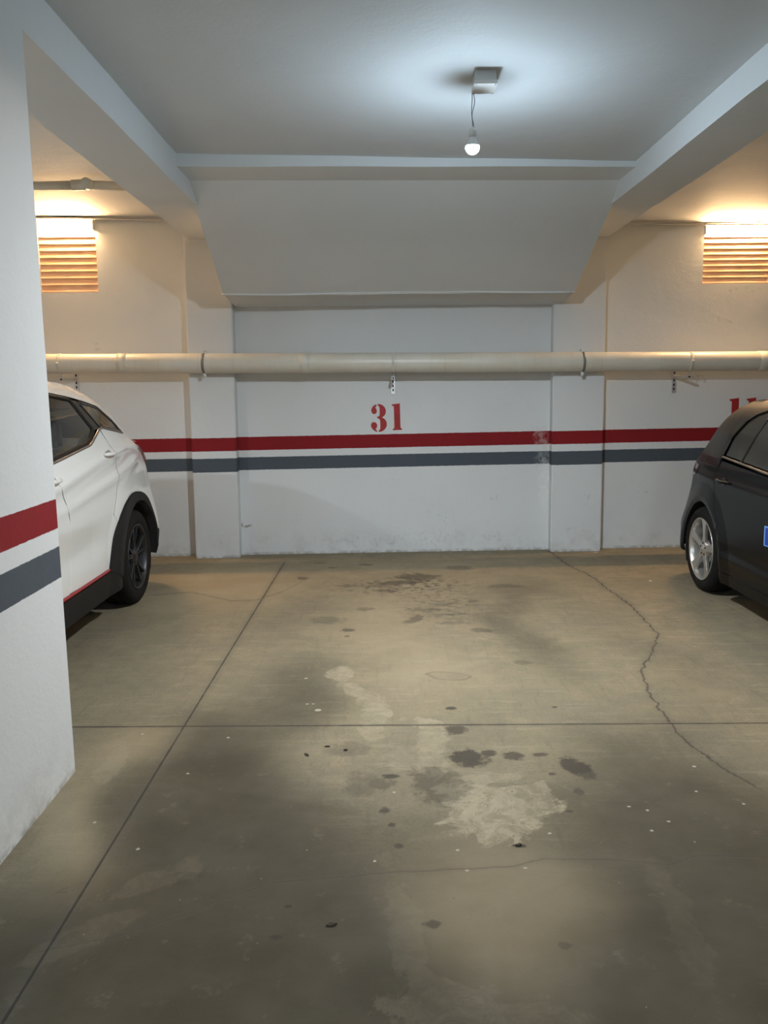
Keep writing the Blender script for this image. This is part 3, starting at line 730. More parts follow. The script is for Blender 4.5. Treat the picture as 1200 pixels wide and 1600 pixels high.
class Car:
    def __init__(s, name, sil, hw, W0, loc_, crease, Rk=((.42, .24), (.14, .10))):
        s.root = empty(name, loc_); s.hw = hw; s.W0 = W0; s.crease = crease; s.Rk = Rk
        s.sil = catmull(sil, 6)
        P = np.array(s.sil); s.A = P[:-1]; s.B = P[1:]
        T = s.B-s.A; T /= np.maximum(1e-9, np.linalg.norm(T, axis=1))[:, None]
        nz = np.abs(T[:, 0])                      # |vertical part of the normal|
        k = np.ones(9)/9; nzp = np.convolve(np.pad(nz, 4, 'edge'), k, 'valid'); s.nz = nzp
        s.T = T
    def w(s, u, z, crease=True):
        p = np.array([u, z]); AB = s.B-s.A; AP = p-s.A
        t = np.clip((AP*AB).sum(1)/np.maximum(1e-12, (AB*AB).sum(1)), 0, 1)
        D = np.linalg.norm(AP-AB*t[:, None], axis=1)
        # smooth blend of the near segments
        dm = D.min(); wt = np.exp(-(D-dm)/.04); nz = (wt*s.nz).sum()/wt.sum()
        (R1, k1), (R2, k2) = s.Rk
        R = R1*(1-nz)+R2*nz; kk = k1*(1-nz)+k2*nz
        e = kk*(max(0, 1-dm/R))**2.2
        v = s.W0(u, z)-e
        if crease: v += s.crease(u, z)
        return v
    def place(s, side, u, z, off=0):
        return (side*(s.w(u, z)+off), -u, z)
    def normal(s, side, u, z):
        h = .004
        wu = (s.w(u+h, z)-s.w(u-h, z))/(2*h); wz = (s.w(u, z+h)-s.w(u, z-h))/(2*h)
        return Vector((side, wu, -wz)).normalized()
    def panel(s, name, poly, mat, side, off=0., grid=.035, th=.012, parent=None, edge=.02, rim=True, hole=None):
        if side == s.fine: grid = .022
        B = densify(poly, edge); nb = len(B)
        H = densify(hole, edge) if hole else []
        us = [p[0] for p in B]; zs = [p[1] for p in B]; pts = [Vector(p) for p in B]+[Vector(p) for p in H]
        allb = np.array(B+H)
        iu = np.arange(math.floor(min(us)/grid), math.ceil(max(us)/grid)+1)*grid
        iz = np.arange(math.floor(min(zs)/grid), math.ceil(max(zs)/grid)+1)*grid
        for a in iu:
            for b in iz:
                if inside(B, a, b) and (not H or not inside(H, a, b)) and np.min((allb[:, 0]-a)**2+(allb[:, 1]-b)**2) > (grid*.45)**2:
                    pts.append(Vector((a, b)))
        edges = [(i, (i+1) % nb) for i in range(nb)]
        if H: edges += [(nb+i, nb+(i+1) % len(H)) for i in range(len(H))]
        vo, eo, fo, *_ = delaunay_2d_cdt(pts, edges, [], 0, 1e-5)
        verts = []; faces = []; nor = []
        for v in vo: verts.append(s.place(side, v.x, v.y, off)); nor.append(s.normal(side, v.x, v.y))
        Bp = B
        for f in fo:
            cx = sum(vo[i].x for i in f)/len(f); cz = sum(vo[i].y for i in f)/len(f)
            if not inside(Bp, cx, cz) or (H and inside(H, cx, cz)): continue
            a, b, c = (Vector(verts[i]) for i in f[:3]); nn = (b-a).cross(c-a)
            faces.append(tuple(f) if nn.dot(nor[f[0]]) > 0 else tuple(reversed(f)))
        nf = len(faces)
        # inward rim, its vertices doubled so the edge stays crisp
        if rim:
            for st, ln in ((0, nb),)+(((nb, len(H)),) if H else ()):
                base = len(verts)
                for k in range(ln):
                    p = verts[st+k]; nv = nor[st+k]
                    verts.append(p); nor.append(nv)
                    verts.append(tuple(Vector(p)-nv*th)); nor.append(nv)
                for k in range(ln):
                    j = (k+1) % ln; faces.append((base+2*k, base+2*j, base+2*j+1, base+2*k+1))
        me = bpy.data.meshes.new(name); me.from_pydata(verts, [], faces); me.update()
        for p in me.polygons: p.use_smooth = True
        me.normals_split_custom_set_from_vertices([tuple(v) for v in nor])
        return link(name, me, mat, parent or s.root)
    def cap(s, name, i0, i1, mat, bulge=.05, off=0., parent=None, inset=0., nt=18, pw=2.6):
        """strip across the car between silhouette samples i0..i1"""
        bm = bmesh.new(); rows = []
        for i in range(i0, i1+1):
            u, z = s.sil[i]; a = np.array(s.sil[max(0, i-1)]); b = np.array(s.sil[min(len(s.sil)-1, i+1)])
            t = (b-a)/np.linalg.norm(b-a); nrm = np.array([-t[1], t[0]])
            # silhouette runs from the rear foot up and forward: outward normal is to its left
            w = s.w(u, z, False)-inset; row = []
            for k in range(nt+1):
                q = -1+2*k/nt; b_ = bulge*(1-abs(q)**pw)+off
                row.append(bm.verts.new((q*w, -(u+nrm[0]*b_), z+nrm[1]*b_)))
            rows.append(row)
        for i in range(len(rows)-1):
            for k in range(nt): bm.faces.new((rows[i][k], rows[i][k+1], rows[i+1][k+1], rows[i+1][k]))
        return frombm(name, bm, mat, parent or s.root, True)
    def strip(s, name, path, wid, mat, side, off=.004, parent=None, closed=False, th=.006):
        P = densify(path, .02, closed); n = len(P); bm = bmesh.new(); rows = []
        for i in range(n):
            a = Vector(P[(i-1) % n] if closed or i else P[0]); b = Vector(P[(i+1) % n] if closed or i < n-1 else P[-1])
            t = (b-a).normalized(); nn = Vector((-t.y, t.x))*wid/2; p = Vector(P[i])
            q = []
            for sg, o_ in ((-1, off-th), (-1, off), (0, off+.002), (1, off), (1, off-th)):
                x = p+nn*sg; q.append(bm.verts.new(s.place(side, x.x, x.y, o_)))
            rows.append(q)
        for i in range(n if closed else n-1):
            j = (i+1) % n
            for k in range(4): bm.faces.new((rows[i][k], rows[i][k+1], rows[j][k+1], rows[j][k]))
        return frombm(name, bm, mat, parent or s.root, True)

def arc(c, r, a0, a1, n=16):
    return [(c[0]+r*math.cos(math.radians(a0+(a1-a0)*k/n)), c[1]+r*math.sin(math.radians(a0+(a1-a0)*k/n))) for k in range(n+1)]

def wheel(car, u, side, r, rim_r, width, xo, spokes, m_tyre, m_rim, name='wheel'):
    """xo: lateral position of the tyre's outer face; the outer face points to +x before mirroring"""
    c = (0, -u, r)
    bm = bmesh.new(); s = side
    w = width
    prof = [(rim_r-.012, -.012), (rim_r+.004, .0), (rim_r+.015, .002), (rim_r+(r-rim_r)*.45, .010), (r-.030, .004), (r-.012, -.008), (r-.004, -.024), (r, -.045),
            (r, -.075), (r-.006, -.078), (r-.006, -.086), (r, -.089), (r, -w+.09), (r-.006, -w+.087), (r-.006, -w+.079), (r, -w+.076), (r, -w+.045), (r-.010, -w+.015), (r-.05, -w), (rim_r, -w+.01), (rim_r-.012, -w+.03)]
    lathe(bm, [(a, s*(xo+b)) for a, b in prof], 64, 'x', c, close=True)
    ty = frombm(name, bm, m_tyre, car.root, True)
    bm = bmesh.new()
    R = rim_r
    lathe(bm, [(a, s*(xo+b)) for a, b in [(R-.004, -.004), (R, .003), (R-.008, .004), (R-.014, -.004), (R-.022, -.03), (R-.03, -.10), (R-.03, -w+.02), (R-.005, -w+.01)]], 64, 'x', c)
    rim = frombm('rim', bm, m_rim, ty, True)
    # spokes
    bm = bmesh.new()
    for a0, kind in spokes(R):
        for poly in kind:
            # poly entries: (radial, tangential, outward)
            ca, sa = math.cos(a0), math.sin(a0)
            def T(p, dz=0):
                rr, tt, oo = p
                y = rr*ca-tt*sa; z = rr*sa+tt*ca
                return (s*(xo+oo-dz), -u+y, r+z)
            prism(bm, poly, lambda p: T(p), lambda p: T(p, .022))
    bmesh.ops.recalc_face_normals(bm, faces=bm.faces)
    bmesh.ops.bevel(bm, geom=[e for e in bm.edges if e.calc_face_angle(0) > .6], offset=.003, segments=2, affect='EDGES')
    frombm('spokes', bm, m_rim, ty)
    bm = bmesh.new(); lathe(bm, [(.001, s*(xo-.008)), (.024, s*(xo-.009)), (.030, s*(xo-.014)), (.060, s*(xo-.018)), (.066, s*(xo-.026)), (.07, s*(xo-.05))], 32, 'x', c)
    frombm('hub', bm, m_rim, ty, True)
    for k in range(5):
        a = 2*PI*k/5+.3; bm = bmesh.new()
        lathe(bm, [(.001, s*(xo-.0125)), (.007, s*(xo-.0125)), (.0085, s*(xo-.02))], 8, 'x', (0, -u+.045*math.cos(a), r+.045*math.sin(a)))
        frombm('wheel_bolt', bm, m_dark, ty)
    bm = bmesh.new(); lathe(bm, [(.03, s*(xo-.085)), (R*.68, s*(xo-.085)), (R*.68, s*(xo-.10)), (.03, s*(xo-.10))], 40, 'x', c, close=True)
    frombm('brake_disc', bm, simple('brake_steel', (.10, .10, .10), .45, .9), ty)
    bm = bmesh.new(); lathe(bm, [(.001, s*(xo-.115)), (R-.028, s*(xo-.115))], 40, 'x', c)
    frombm('brake_shield', bm, m_dark, ty)
    return ty
def spokes_twin(R):
    out = []
    for k in range(5):
        a = 2*PI*k/5+PI/2
        polys = []
        for sg in (-1, 1):
            polys.append([(.045, sg*.004, -.018), (.10, sg*.010, -.016), (R-.05, sg*.034, -.010), (R-.010, sg*.046, -.006), (R-.008, sg*.074, -.006), (R-.06, sg*.052, -.012), (.10, sg*.028, -.018), (.045, sg*.026, -.020)])
        out.append((a, polys))
    return out
def spokes_five(R):
    out = []
    for k in range(5):
        a = 2*PI*k/5+PI/2+.12
        out.append((a, [[(.03, -.030, -.016), (.10, -.024, -.014), (R-.06, -.030, -.008), (R-.012, -.046, -.003), (R-.008, 0, -.002), (R-.012, .046, -.003), (R-.06, .030, -.008), (.10, .024, -.014), (.03, .030, -.016)]]))
    return out

# --- car materials
def paint(name, col, dust=None, rough=.25):
    g = G(name)
    c = col
    if dust:
        nz = g.n.new('ShaderNodeNewGeometry').outputs['Normal']
        z = g.xyz(nz)[2]
        d = g.math('MULTIPLY', g.ramp(z, .12, .85), g.ramp(g.noise(9, 6, .65), .25, .7, .55, 1))
        d = g.math('MULTIPLY_ADD', d, dust[3], .006)
        c = g.mix(d, col, dust[:3])
        rough = g.math('MULTIPLY_ADD', d, .6, rough)
    g.set(Base_Color=c, Roughness=rough); g.b.inputs['Specular IOR Level'].default_value = .5 if not dust else .15; g.b.inputs['Coat Weight'].default_value = .8 if not dust else 0; g.b.inputs['Coat Roughness'].default_value = .06
    return g.m
m_wpaint = paint('white_car_paint', (.76, .76, .74))
m_bpaint = paint('black_car_paint', (.004, .004, .0045), (.13, .108, .085, .60), .22)
m_clad = simple('black_cladding', (.010, .010, .011), .6, spec=.25, var=.2, scale=60)
m_trim = simple('gloss_black_trim', (.008, .008, .008), .25)
m_tyre = simple('tyre_rubber', (.008, .008, .008), .8, spec=.2, var=.3, scale=60)
m_rimd = simple('dark_grey_alloy', (.045, .045, .047), .38, .6)
m_rims = simple('silver_alloy', (.62, .60, .57), .30, .85)
m_red = simple('red_accent', (.30, .012, .02), .3, coat=.5)
m_chrome = simple('satin_chrome', (.30, .26, .22), .35, .8)
m_belt = simple('dull_belt_trim', (.10, .08, .075), .4)
m_seal = simple('rubber_seal', (.010, .010, .010), .6, spec=.2)
m_lens = simple('red_lens', (.40, .010, .015), .12, coat=1)
m_lensd = simple('dark_red_lens', (.07, .006, .008), .12, coat=1)
m_seat = simple('dark_seat_fabric', (.03, .03, .033), .8)
m_plate = simple('plate_white', (.7, .7, .68), .4)
def glass(name, tint, refl=1.0):
    g = G(name)
    tr = g.n.new('ShaderNodeBsdfTransparent'); tr.inputs[0].default_value = (*tint, 1)
    gl = g.n.new('ShaderNodeBsdfGlossy'); gl.inputs['Roughness'].default_value = .02; gl.inputs[0].default_value = (1, 1, 1, 1)
    fr = g.n.new('ShaderNodeFresnel'); fr.inputs[0].default_value = 1.5
    mx = g.n.new('ShaderNodeMixShader')
    g.l.new(g.math('MULTIPLY', fr.outputs[0], refl, clamp=True), mx.inputs[0]); g.l.new(tr.outputs[0], mx.inputs[1]); g.l.new(gl.outputs[0], mx.inputs[2])
    g.l.new(mx.outputs[0], g.out.inputs['Surface'])
    return g.m
m_glass = glass('car_glass', (.80, .84, .80), 1.2)
m_glassp = glass('privacy_glass', (.16, .16, .15), 1.3)
m_glassd = simple('dusty_dark_glass', (.030, .027, .022), .22, var=.3, scale=3)
m_glassd.node_tree.nodes['Principled BSDF'].inputs['Specular IOR Level'].default_value = .35

def seats(car, xs, u, zb, wid):
    for x in xs:
        bm = bmesh.new()
        box(bm, (x-wid/2, -u-.52, zb), (x+wid/2, -u, zb+.16), .05)
        P = [(-u+.02, zb+.08), (-u-.12, zb+.06), (-u-.03, zb+.62), (-u+.08, zb+.64)]
        prism(bm, P, lambda p: (x-wid/2, p[0], p[1]), lambda p: (x+wid/2, p[0], p[1]))
        frombm('seat', bm, m_seat, car.root)
        n = 1 if wid < .7 else 3
        for k in range(n):
            hx = x if n == 1 else x+(k-1)*wid*.33
            bm = bmesh.new(); box(bm, (hx-.12, -u+.0, zb+.66), (hx+.12, -u+.10, zb+.84), .03); box(bm, (hx-.05, -u+.04, zb+.58), (hx-.03, -u+.055, zb+.70)); box(bm, (hx+.03, -u+.04, zb+.58), (hx+.05, -u+.055, zb+.70))
            frombm('headrest', bm, m_seat, car.root)

def mirror(car, side, u, z, mat):
    w = car.w(u, z); bm = bmesh.new()
    x = side*(w+.075)
    bmesh.ops.create_icosphere(bm, subdivisions=3, radius=1, matrix=Matrix.Translation((x, -u, z)) @ Matrix.Diagonal((.095, .06, .07, 1)))
    tube(bm, [(side*(w-.03), -u-.01, z-.05), (x-side*.02, -u, z-.03)], .022, 10)
    mo = frombm('door_mirror', bm, mat, car.root, True)
    bm = bmesh.new(); bmesh.ops.create_icosphere(bm, subdivisions=2, radius=1, matrix=Matrix.Translation((x, -u+.052, z)) @ Matrix.Diagonal((.075, .012, .052, 1)))
    frombm('mirror_glass', bm, m_trim, mo, True)

def door_handle(car, side, u, z, mat, L=.20):
    bm = bmesh.new(); pts = []
    for k in range(11):
        t = k/10; uu = u+L/2-L*t; lift = .030*math.sin(PI*min(1, max(0, t)))**.5
        pts.append(Vector(car.place(side, uu, z, lift)))
    tube(bm, pts, [.004]+[.0125]*9+[.004], 12)
    h = frombm('door_handle', bm, mat, car.root, True)
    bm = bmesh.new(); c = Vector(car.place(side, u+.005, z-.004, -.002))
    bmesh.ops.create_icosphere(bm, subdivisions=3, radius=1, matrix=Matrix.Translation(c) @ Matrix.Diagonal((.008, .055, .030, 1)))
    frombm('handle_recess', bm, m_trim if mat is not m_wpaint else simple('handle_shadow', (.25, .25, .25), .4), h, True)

def interp(x, xs, ys): return float(np.interp(x, xs, ys))

# --------------------------------------------------------------- white crossover on the left
def white_car():
    # silhouette from the rear foot over the roof to the nose foot (u forward from the rear, z up)
    sil = [(.16, .30), (.06, .36), (.01, .48), (0, .62), (.03, .74), (.10, .86), (.12, .98), (.16, 1.08), (.25, 1.17), (.47, 1.36), (.58, 1.475), (.66, 1.525), (.95, 1.583), (1.35, 1.617),
           (1.85, 1.620), (2.3, 1.56), (2.65, 1.46), (3.05, 1.23), (3.30, 1.08), (3.55, 1.03), (3.95, .96), (4.18, .86), (4.28, .72), (4.33, .55), (4.30, .38), (4.20, .26)]
    hw = .90
    def W0(u, z):
        v = interp(z, [.2, .36, .55, .75, .95, 1.08, 1.16, 1.30, 1.50, 1.62], [.865, .885, .895, .90, .893, .880, .862, .800, .690, .610])
        v -= interp(z, [.5, .75, 1.0, 1.15, 1.3, 1.5], [0, .015, .04, .055, .07, .07])*max(0, min(1, (1.25-u)/.8))**1.3
        return v - .03*max(0, (u-3.0)/1.3)**2
    def crease(u, z):
        zu = interp(u, [.3, .83, 1.5, 2.16, 3.2, 4.0], [1.10, 1.155, 1.105, 1.02, .93, .86])
        a = interp(u, [.25, .7, 3.3, 4.0], [0, 1, 1, 0])
        v = .016*a*math.exp(-((z-zu)/.040)**2)
        zl = interp(u, [.5, .68, 1.18, 2.07, 2.8], [1.05, 1.035, .972, .89, .84]); b = interp(u, [.45, .7, 1.9, 2.6], [0, 1, .8, 0])
        v += .013*b*math.exp(-((z-zl)/.036)**2)
        # hollow above the sill, swelling out to the arch
        v -= .022*interp(u, [1.2, 1.7, 2.8, 3.1], [0, 1, 1, 0])*math.exp(-((z-.60)/.14)**2)
        d = math.hypot(u-.81, z-.36)
        v += .022*max(0, 1-abs(d-.50)/.16)*interp(z, [.3, .5, .9], [.7, 1, .5])
        return v
    Car.fine = 1
    car = Car('crossover_car', sil, hw, W0, (-2.70, 6.78, 0), crease)
    wc, fc, r = (.79, .345), (3.40, .345), .345
    SI = car.sil
    # outer line of the black arch trim (rear)
    tr = [(1.46, .36), (1.37, .56), (1.25, .68), (1.12, .757), (.95, .802), (.76, .800), (.59, .745), (.46, .62), (.38, .47), (.345, .32)]
    tr = catmull([(p[0], p[1]+.022) for p in tr], 4)
    inner = arc(wc, .415, -8, 188, 28)                    # from front of wheel... u+ to u-
    trf = [(3.40+(3.40-(p[0]+2.61))*1.0, p[1]) for p in tr]
    DLO = [(2.98, 1.115), (2.30, 1.150), (1.52, 1.215), (1.44, 1.235), (1.23, 1.300), (1.16, 1.308), (.72, 1.250), (.80, 1.33), (.98, 1.435), (1.2, 1.475), (1.45, 1.505), (1.95, 1.535), (2.25, 1.515), (2.55, 1.415)]
    rear_gap = [(1.215, 1.302), (1.18, 1.22), (1.165, 1.10), (1.17, .98), (1.24, .86), (1.33, .74)]
    for side in (1, -1):
        # rear quarter, C pillar and roof side rail in one sheet
        tf = [p for p in tr if p[1] <= .70 and p[0] > 1]
        i_roof_end = min(range(len(SI)), key=lambda i: math.dist(SI[i], (3.25, 1.10)))
        i_start = 5
        top = SI[i_start:i_roof_end+1]
        frt = trf[::-1]
        poly = list(top) + [(3.02, 1.095), (2.97, 1.12), (2.55, 1.425), (2.25, 1.565), (1.95, 1.578), (1.40, 1.515), (1.1, 1.468), (.95, 1.445), (.755, 1.338), (.66, 1.243), (1.14, 1.303)] \
            + [(1.205, 1.296)] + [(a+.004, b) if False else (a, b) for a, b in rear_gap[1:]] + [(1.27, .665)] + [p for p in tr if p[0] < 1.26]
        car.panel('rear_quarter_panel', poly, m_wpaint, side)
        # rear door
        fd = [(2.235, 1.150), (2.225, 1.08), (2.13, .93), (2.075, .80), (2.06, .65), (2.075, .50), (2.13, .40)]
        poly = [(1.52, 1.208), (1.435, 1.228), (1.23, 1.292), (1.222, 1.294)] + [(a+.006, b) for a, b in rear_gap[1:]] + [p for p in reversed(tr) if p[0] > 1.275] [::1] + [(a-.004, b) for a, b in reversed(fd)]
        car.panel('rear_door', poly, m_wpaint, side)
        poly = [(a+.004, b-.004) for a, b in fd] + [(3.00, .40), (3.04, .60), (3.06, .85), (3.08, 1.05), (3.0, 1.105)]
        car.panel('front_door', poly, m_wpaint, side)
        # front fender
        j0 = i_roof_end
        ff = [p for p in trf if p[1] > .33]
        poly = SI[j0+1:-6] + [(4.22, .36)] + [p for p in trf[::1] if p[0] > 3.08 and p[1] > .36][::-1][::1]
        poly = SI[j0+1:-6] + [(4.26, .38)] + sorted([p for p in trf if p[1] > .36], key=lambda p: -p[0]) + [(3.01, .37), (3.05, .60), (3.07, .85), (3.09, 1.06)]
        car.panel('front_fender', poly, m_wpaint, side)
        # black arch trims
        a_in = inner
        poly = tr + [p for p in inner[::-1]]
        poly = tr[::1] + list(reversed([p for p in inner]))
        car.panel('wheel_arch_trim', poly, m_clad, side, off=.016, th=.06)
        inf = arc(fc, .415, 188, -8, 28)
        poly = trf + list(reversed(inf))
        car.panel('wheel_arch_trim', poly, m_clad, side, off=.016, th=.06)
        # sill with red pinstripe
        poly = [(1.25, .375), (1.46, .375), (2.98, .375), (3.0, .21), (1.18, .21)]
        car.panel('sill', poly, m_clad, side, off=.012, th=.06)
        car.strip('red_pinstripe', [(1.46, .388), (2.95, .388)], .022, m_red, side, off=.010)
        # lower rear corner
        poly = [p for p in SI[:6]] + [(.34, .48), (.335, .30)]
        car.panel('bumper_corner', poly[::1], m_clad, side, off=.004, th=.04)
        # glass
        car.panel('front_window', [(2.93, 1.140), (2.30, 1.178), (2.20, 1.184), (2.20, 1.54), (2.27, 1.52), (2.53, 1.393)], m_glass, side, off=-.010, th=.004)
        car.panel('rear_window', [(2.13, 1.188), (1.56, 1.232), (1.46, 1.255), (1.34, 1.310), (1.43, 1.492), (1.95, 1.552), (2.13, 1.553)], m_glass, side, off=-.010, th=.004)
        car.panel('quarter_window', [(1.16, 1.322), (.73, 1.265), (.79, 1.335), (.96, 1.425), (1.1, 1.446), (1.28, 1.468)], m_glassp, side, off=-.006, th=.004)
        for pth in ([(2.96, 1.125), (2.30, 1.163), (2.165, 1.172), (2.165, 1.555), (2.26, 1.535), (2.54, 1.405)],):
            car.strip('window_seal', pth, .030, m_seal, side, off=-.004, closed=True)
        car.strip('window_seal', [(2.165, 1.172), (1.54, 1.219), (1.45, 1.242), (1.31, 1.300), (1.40, 1.500), (1.95, 1.562), (2.165, 1.560)], .030, m_seal, side, off=-.004, closed=True)
        car.panel('pillar_trim', [(1.335, 1.290), (1.145, 1.31), (1.265, 1.478), (1.43, 1.500)], m_trim, side, off=-.006, th=.01)
        car.panel('pillar_trim', [(2.22, 1.165), (2.12, 1.172), (2.12, 1.562), (2.22, 1.557)], m_trim, side, off=-.008, th=.01)
        car.strip('window_seal', [(1.17, 1.313), (.70, 1.256), (.77, 1.335), (.955, 1.435), (1.1, 1.456), (1.29, 1.478)], .022, m_trim, side, off=-.003, closed=True)
        car.strip('belt_trim', [(2.98, 1.108), (2.30, 1.145), (1.52, 1.210), (1.44, 1.230), (1.23, 1.295), (1.15, 1.303), (.67, 1.244)], .010, m_belt, side, off=.004)
        door_handle(car, side, 1.30, 1.138, m_wpaint); door_handle(car, side, 2.28, 1.062, m_wpaint)
        # tail light wrapping the corner
        car.panel('tail_light', [(.095, .97), (.115, 1.09), (.16, 1.145), (.44, 1.125), (.36, 1.05), (.24, .97)], m_lens, side, off=.020, th=.03)
        car.panel('headlight', [(4.20, .84), (4.27, .74), (4.24, .70), (3.85, .80), (3.90, .88)], m_chrome, side, off=.008, th=.03)
        mirror(car, side, 2.80, 1.17, m_wpaint)
        for u in (.79, 3.40): wheel(car, u, side, .345, .240, .215, .880, spokes_twin, m_tyre, m_rimd)
        # inner lining of the arches
        for c_ in (wc, fc):
            bm = bmesh.new(); A = arc(c_, .41, -25, 205, 24)
            prof = [(p[0], p[1]) for p in A]
            rows = [[bm.verts.new((side*x, -p[0], p[1])) for p in prof] for x in (.86, .56)]
            for k in range(len(prof)-1): bm.faces.new((rows[0][k], rows[0][k+1], rows[1][k+1], rows[1][k]))
            bm.faces.new(rows[1])
            frombm('arch_liner', bm, m_dark, car.root, recalc=False)
    idx = lambda q: min(range(len(SI)), key=lambda i: math.dist(SI[i], q))
    a, b, c, d, e, f = idx((.03, .74)), idx((.20, 1.17)), idx((.48, 1.45)), idx((2.62, 1.47)), idx((3.28, 1.09)), idx((4.2, .84))
    car.cap('rear_bumper', 0, a, m_clad, .07, .004); car.cap('tailgate', a, b, m_wpaint, .08); car.cap('rear_windscreen', b, c, m_glass, .05)
    car.cap('roof_panel', c, d, m_wpaint, .035, pw=2.2); car.cap('windscreen', d, e, m_glass, .05); car.cap('bonnet', e, f, m_wpaint, .04); car.cap('front_bumper', f, len(SI)-1, m_wpaint, .10)
    # dark inner tub under the belt, seen in the shut lines
    bm = bmesh.new(); hexa(bm, [(-.55, -4.05, .2), (.55, -4.05, .2), (.55, -.30, .2), (-.55, -.30, .2), (-.80, -4.0, .42), (.80, -4.0, .42), (.80, -.35, .42), (-.80, -.35, .42)])
    frombm('floor_pan', bm, m_dark, car.root)
    for side in (1, -1):
        bm = bmesh.new()
        P = [(1.22, .22), (1.22, .85), (1.0, 1.05), (.6, 1.08), (.62, 1.2), (1.44, 1.27), (1.7, 1.18), (2.98, 1.08), (2.98, .22)]
        prism(bm, P, lambda p: (side*(car.w(max(.5, p[0]), p[1])-.035), -p[0], p[1]), lambda p: (side*(car.w(max(.5, p[0]), p[1])-.055), -p[0], p[1]))
        frombm('door_lining', bm, m_dark, car.root)
    seats(car, (0,), 1.25, .52, 1.25); seats(car, (-.37, .37), 2.05, .50, .5)
    bm = bmesh.new(); box(bm, (-.78, -3.2, .75), (.78, -2.75, 1.04), .05); frombm('dashboard', bm, m_seat, car.root)
    tag(car.root, 'white crossover car with black wheel arch trim and a thin red sill line', 'car')
white_car()

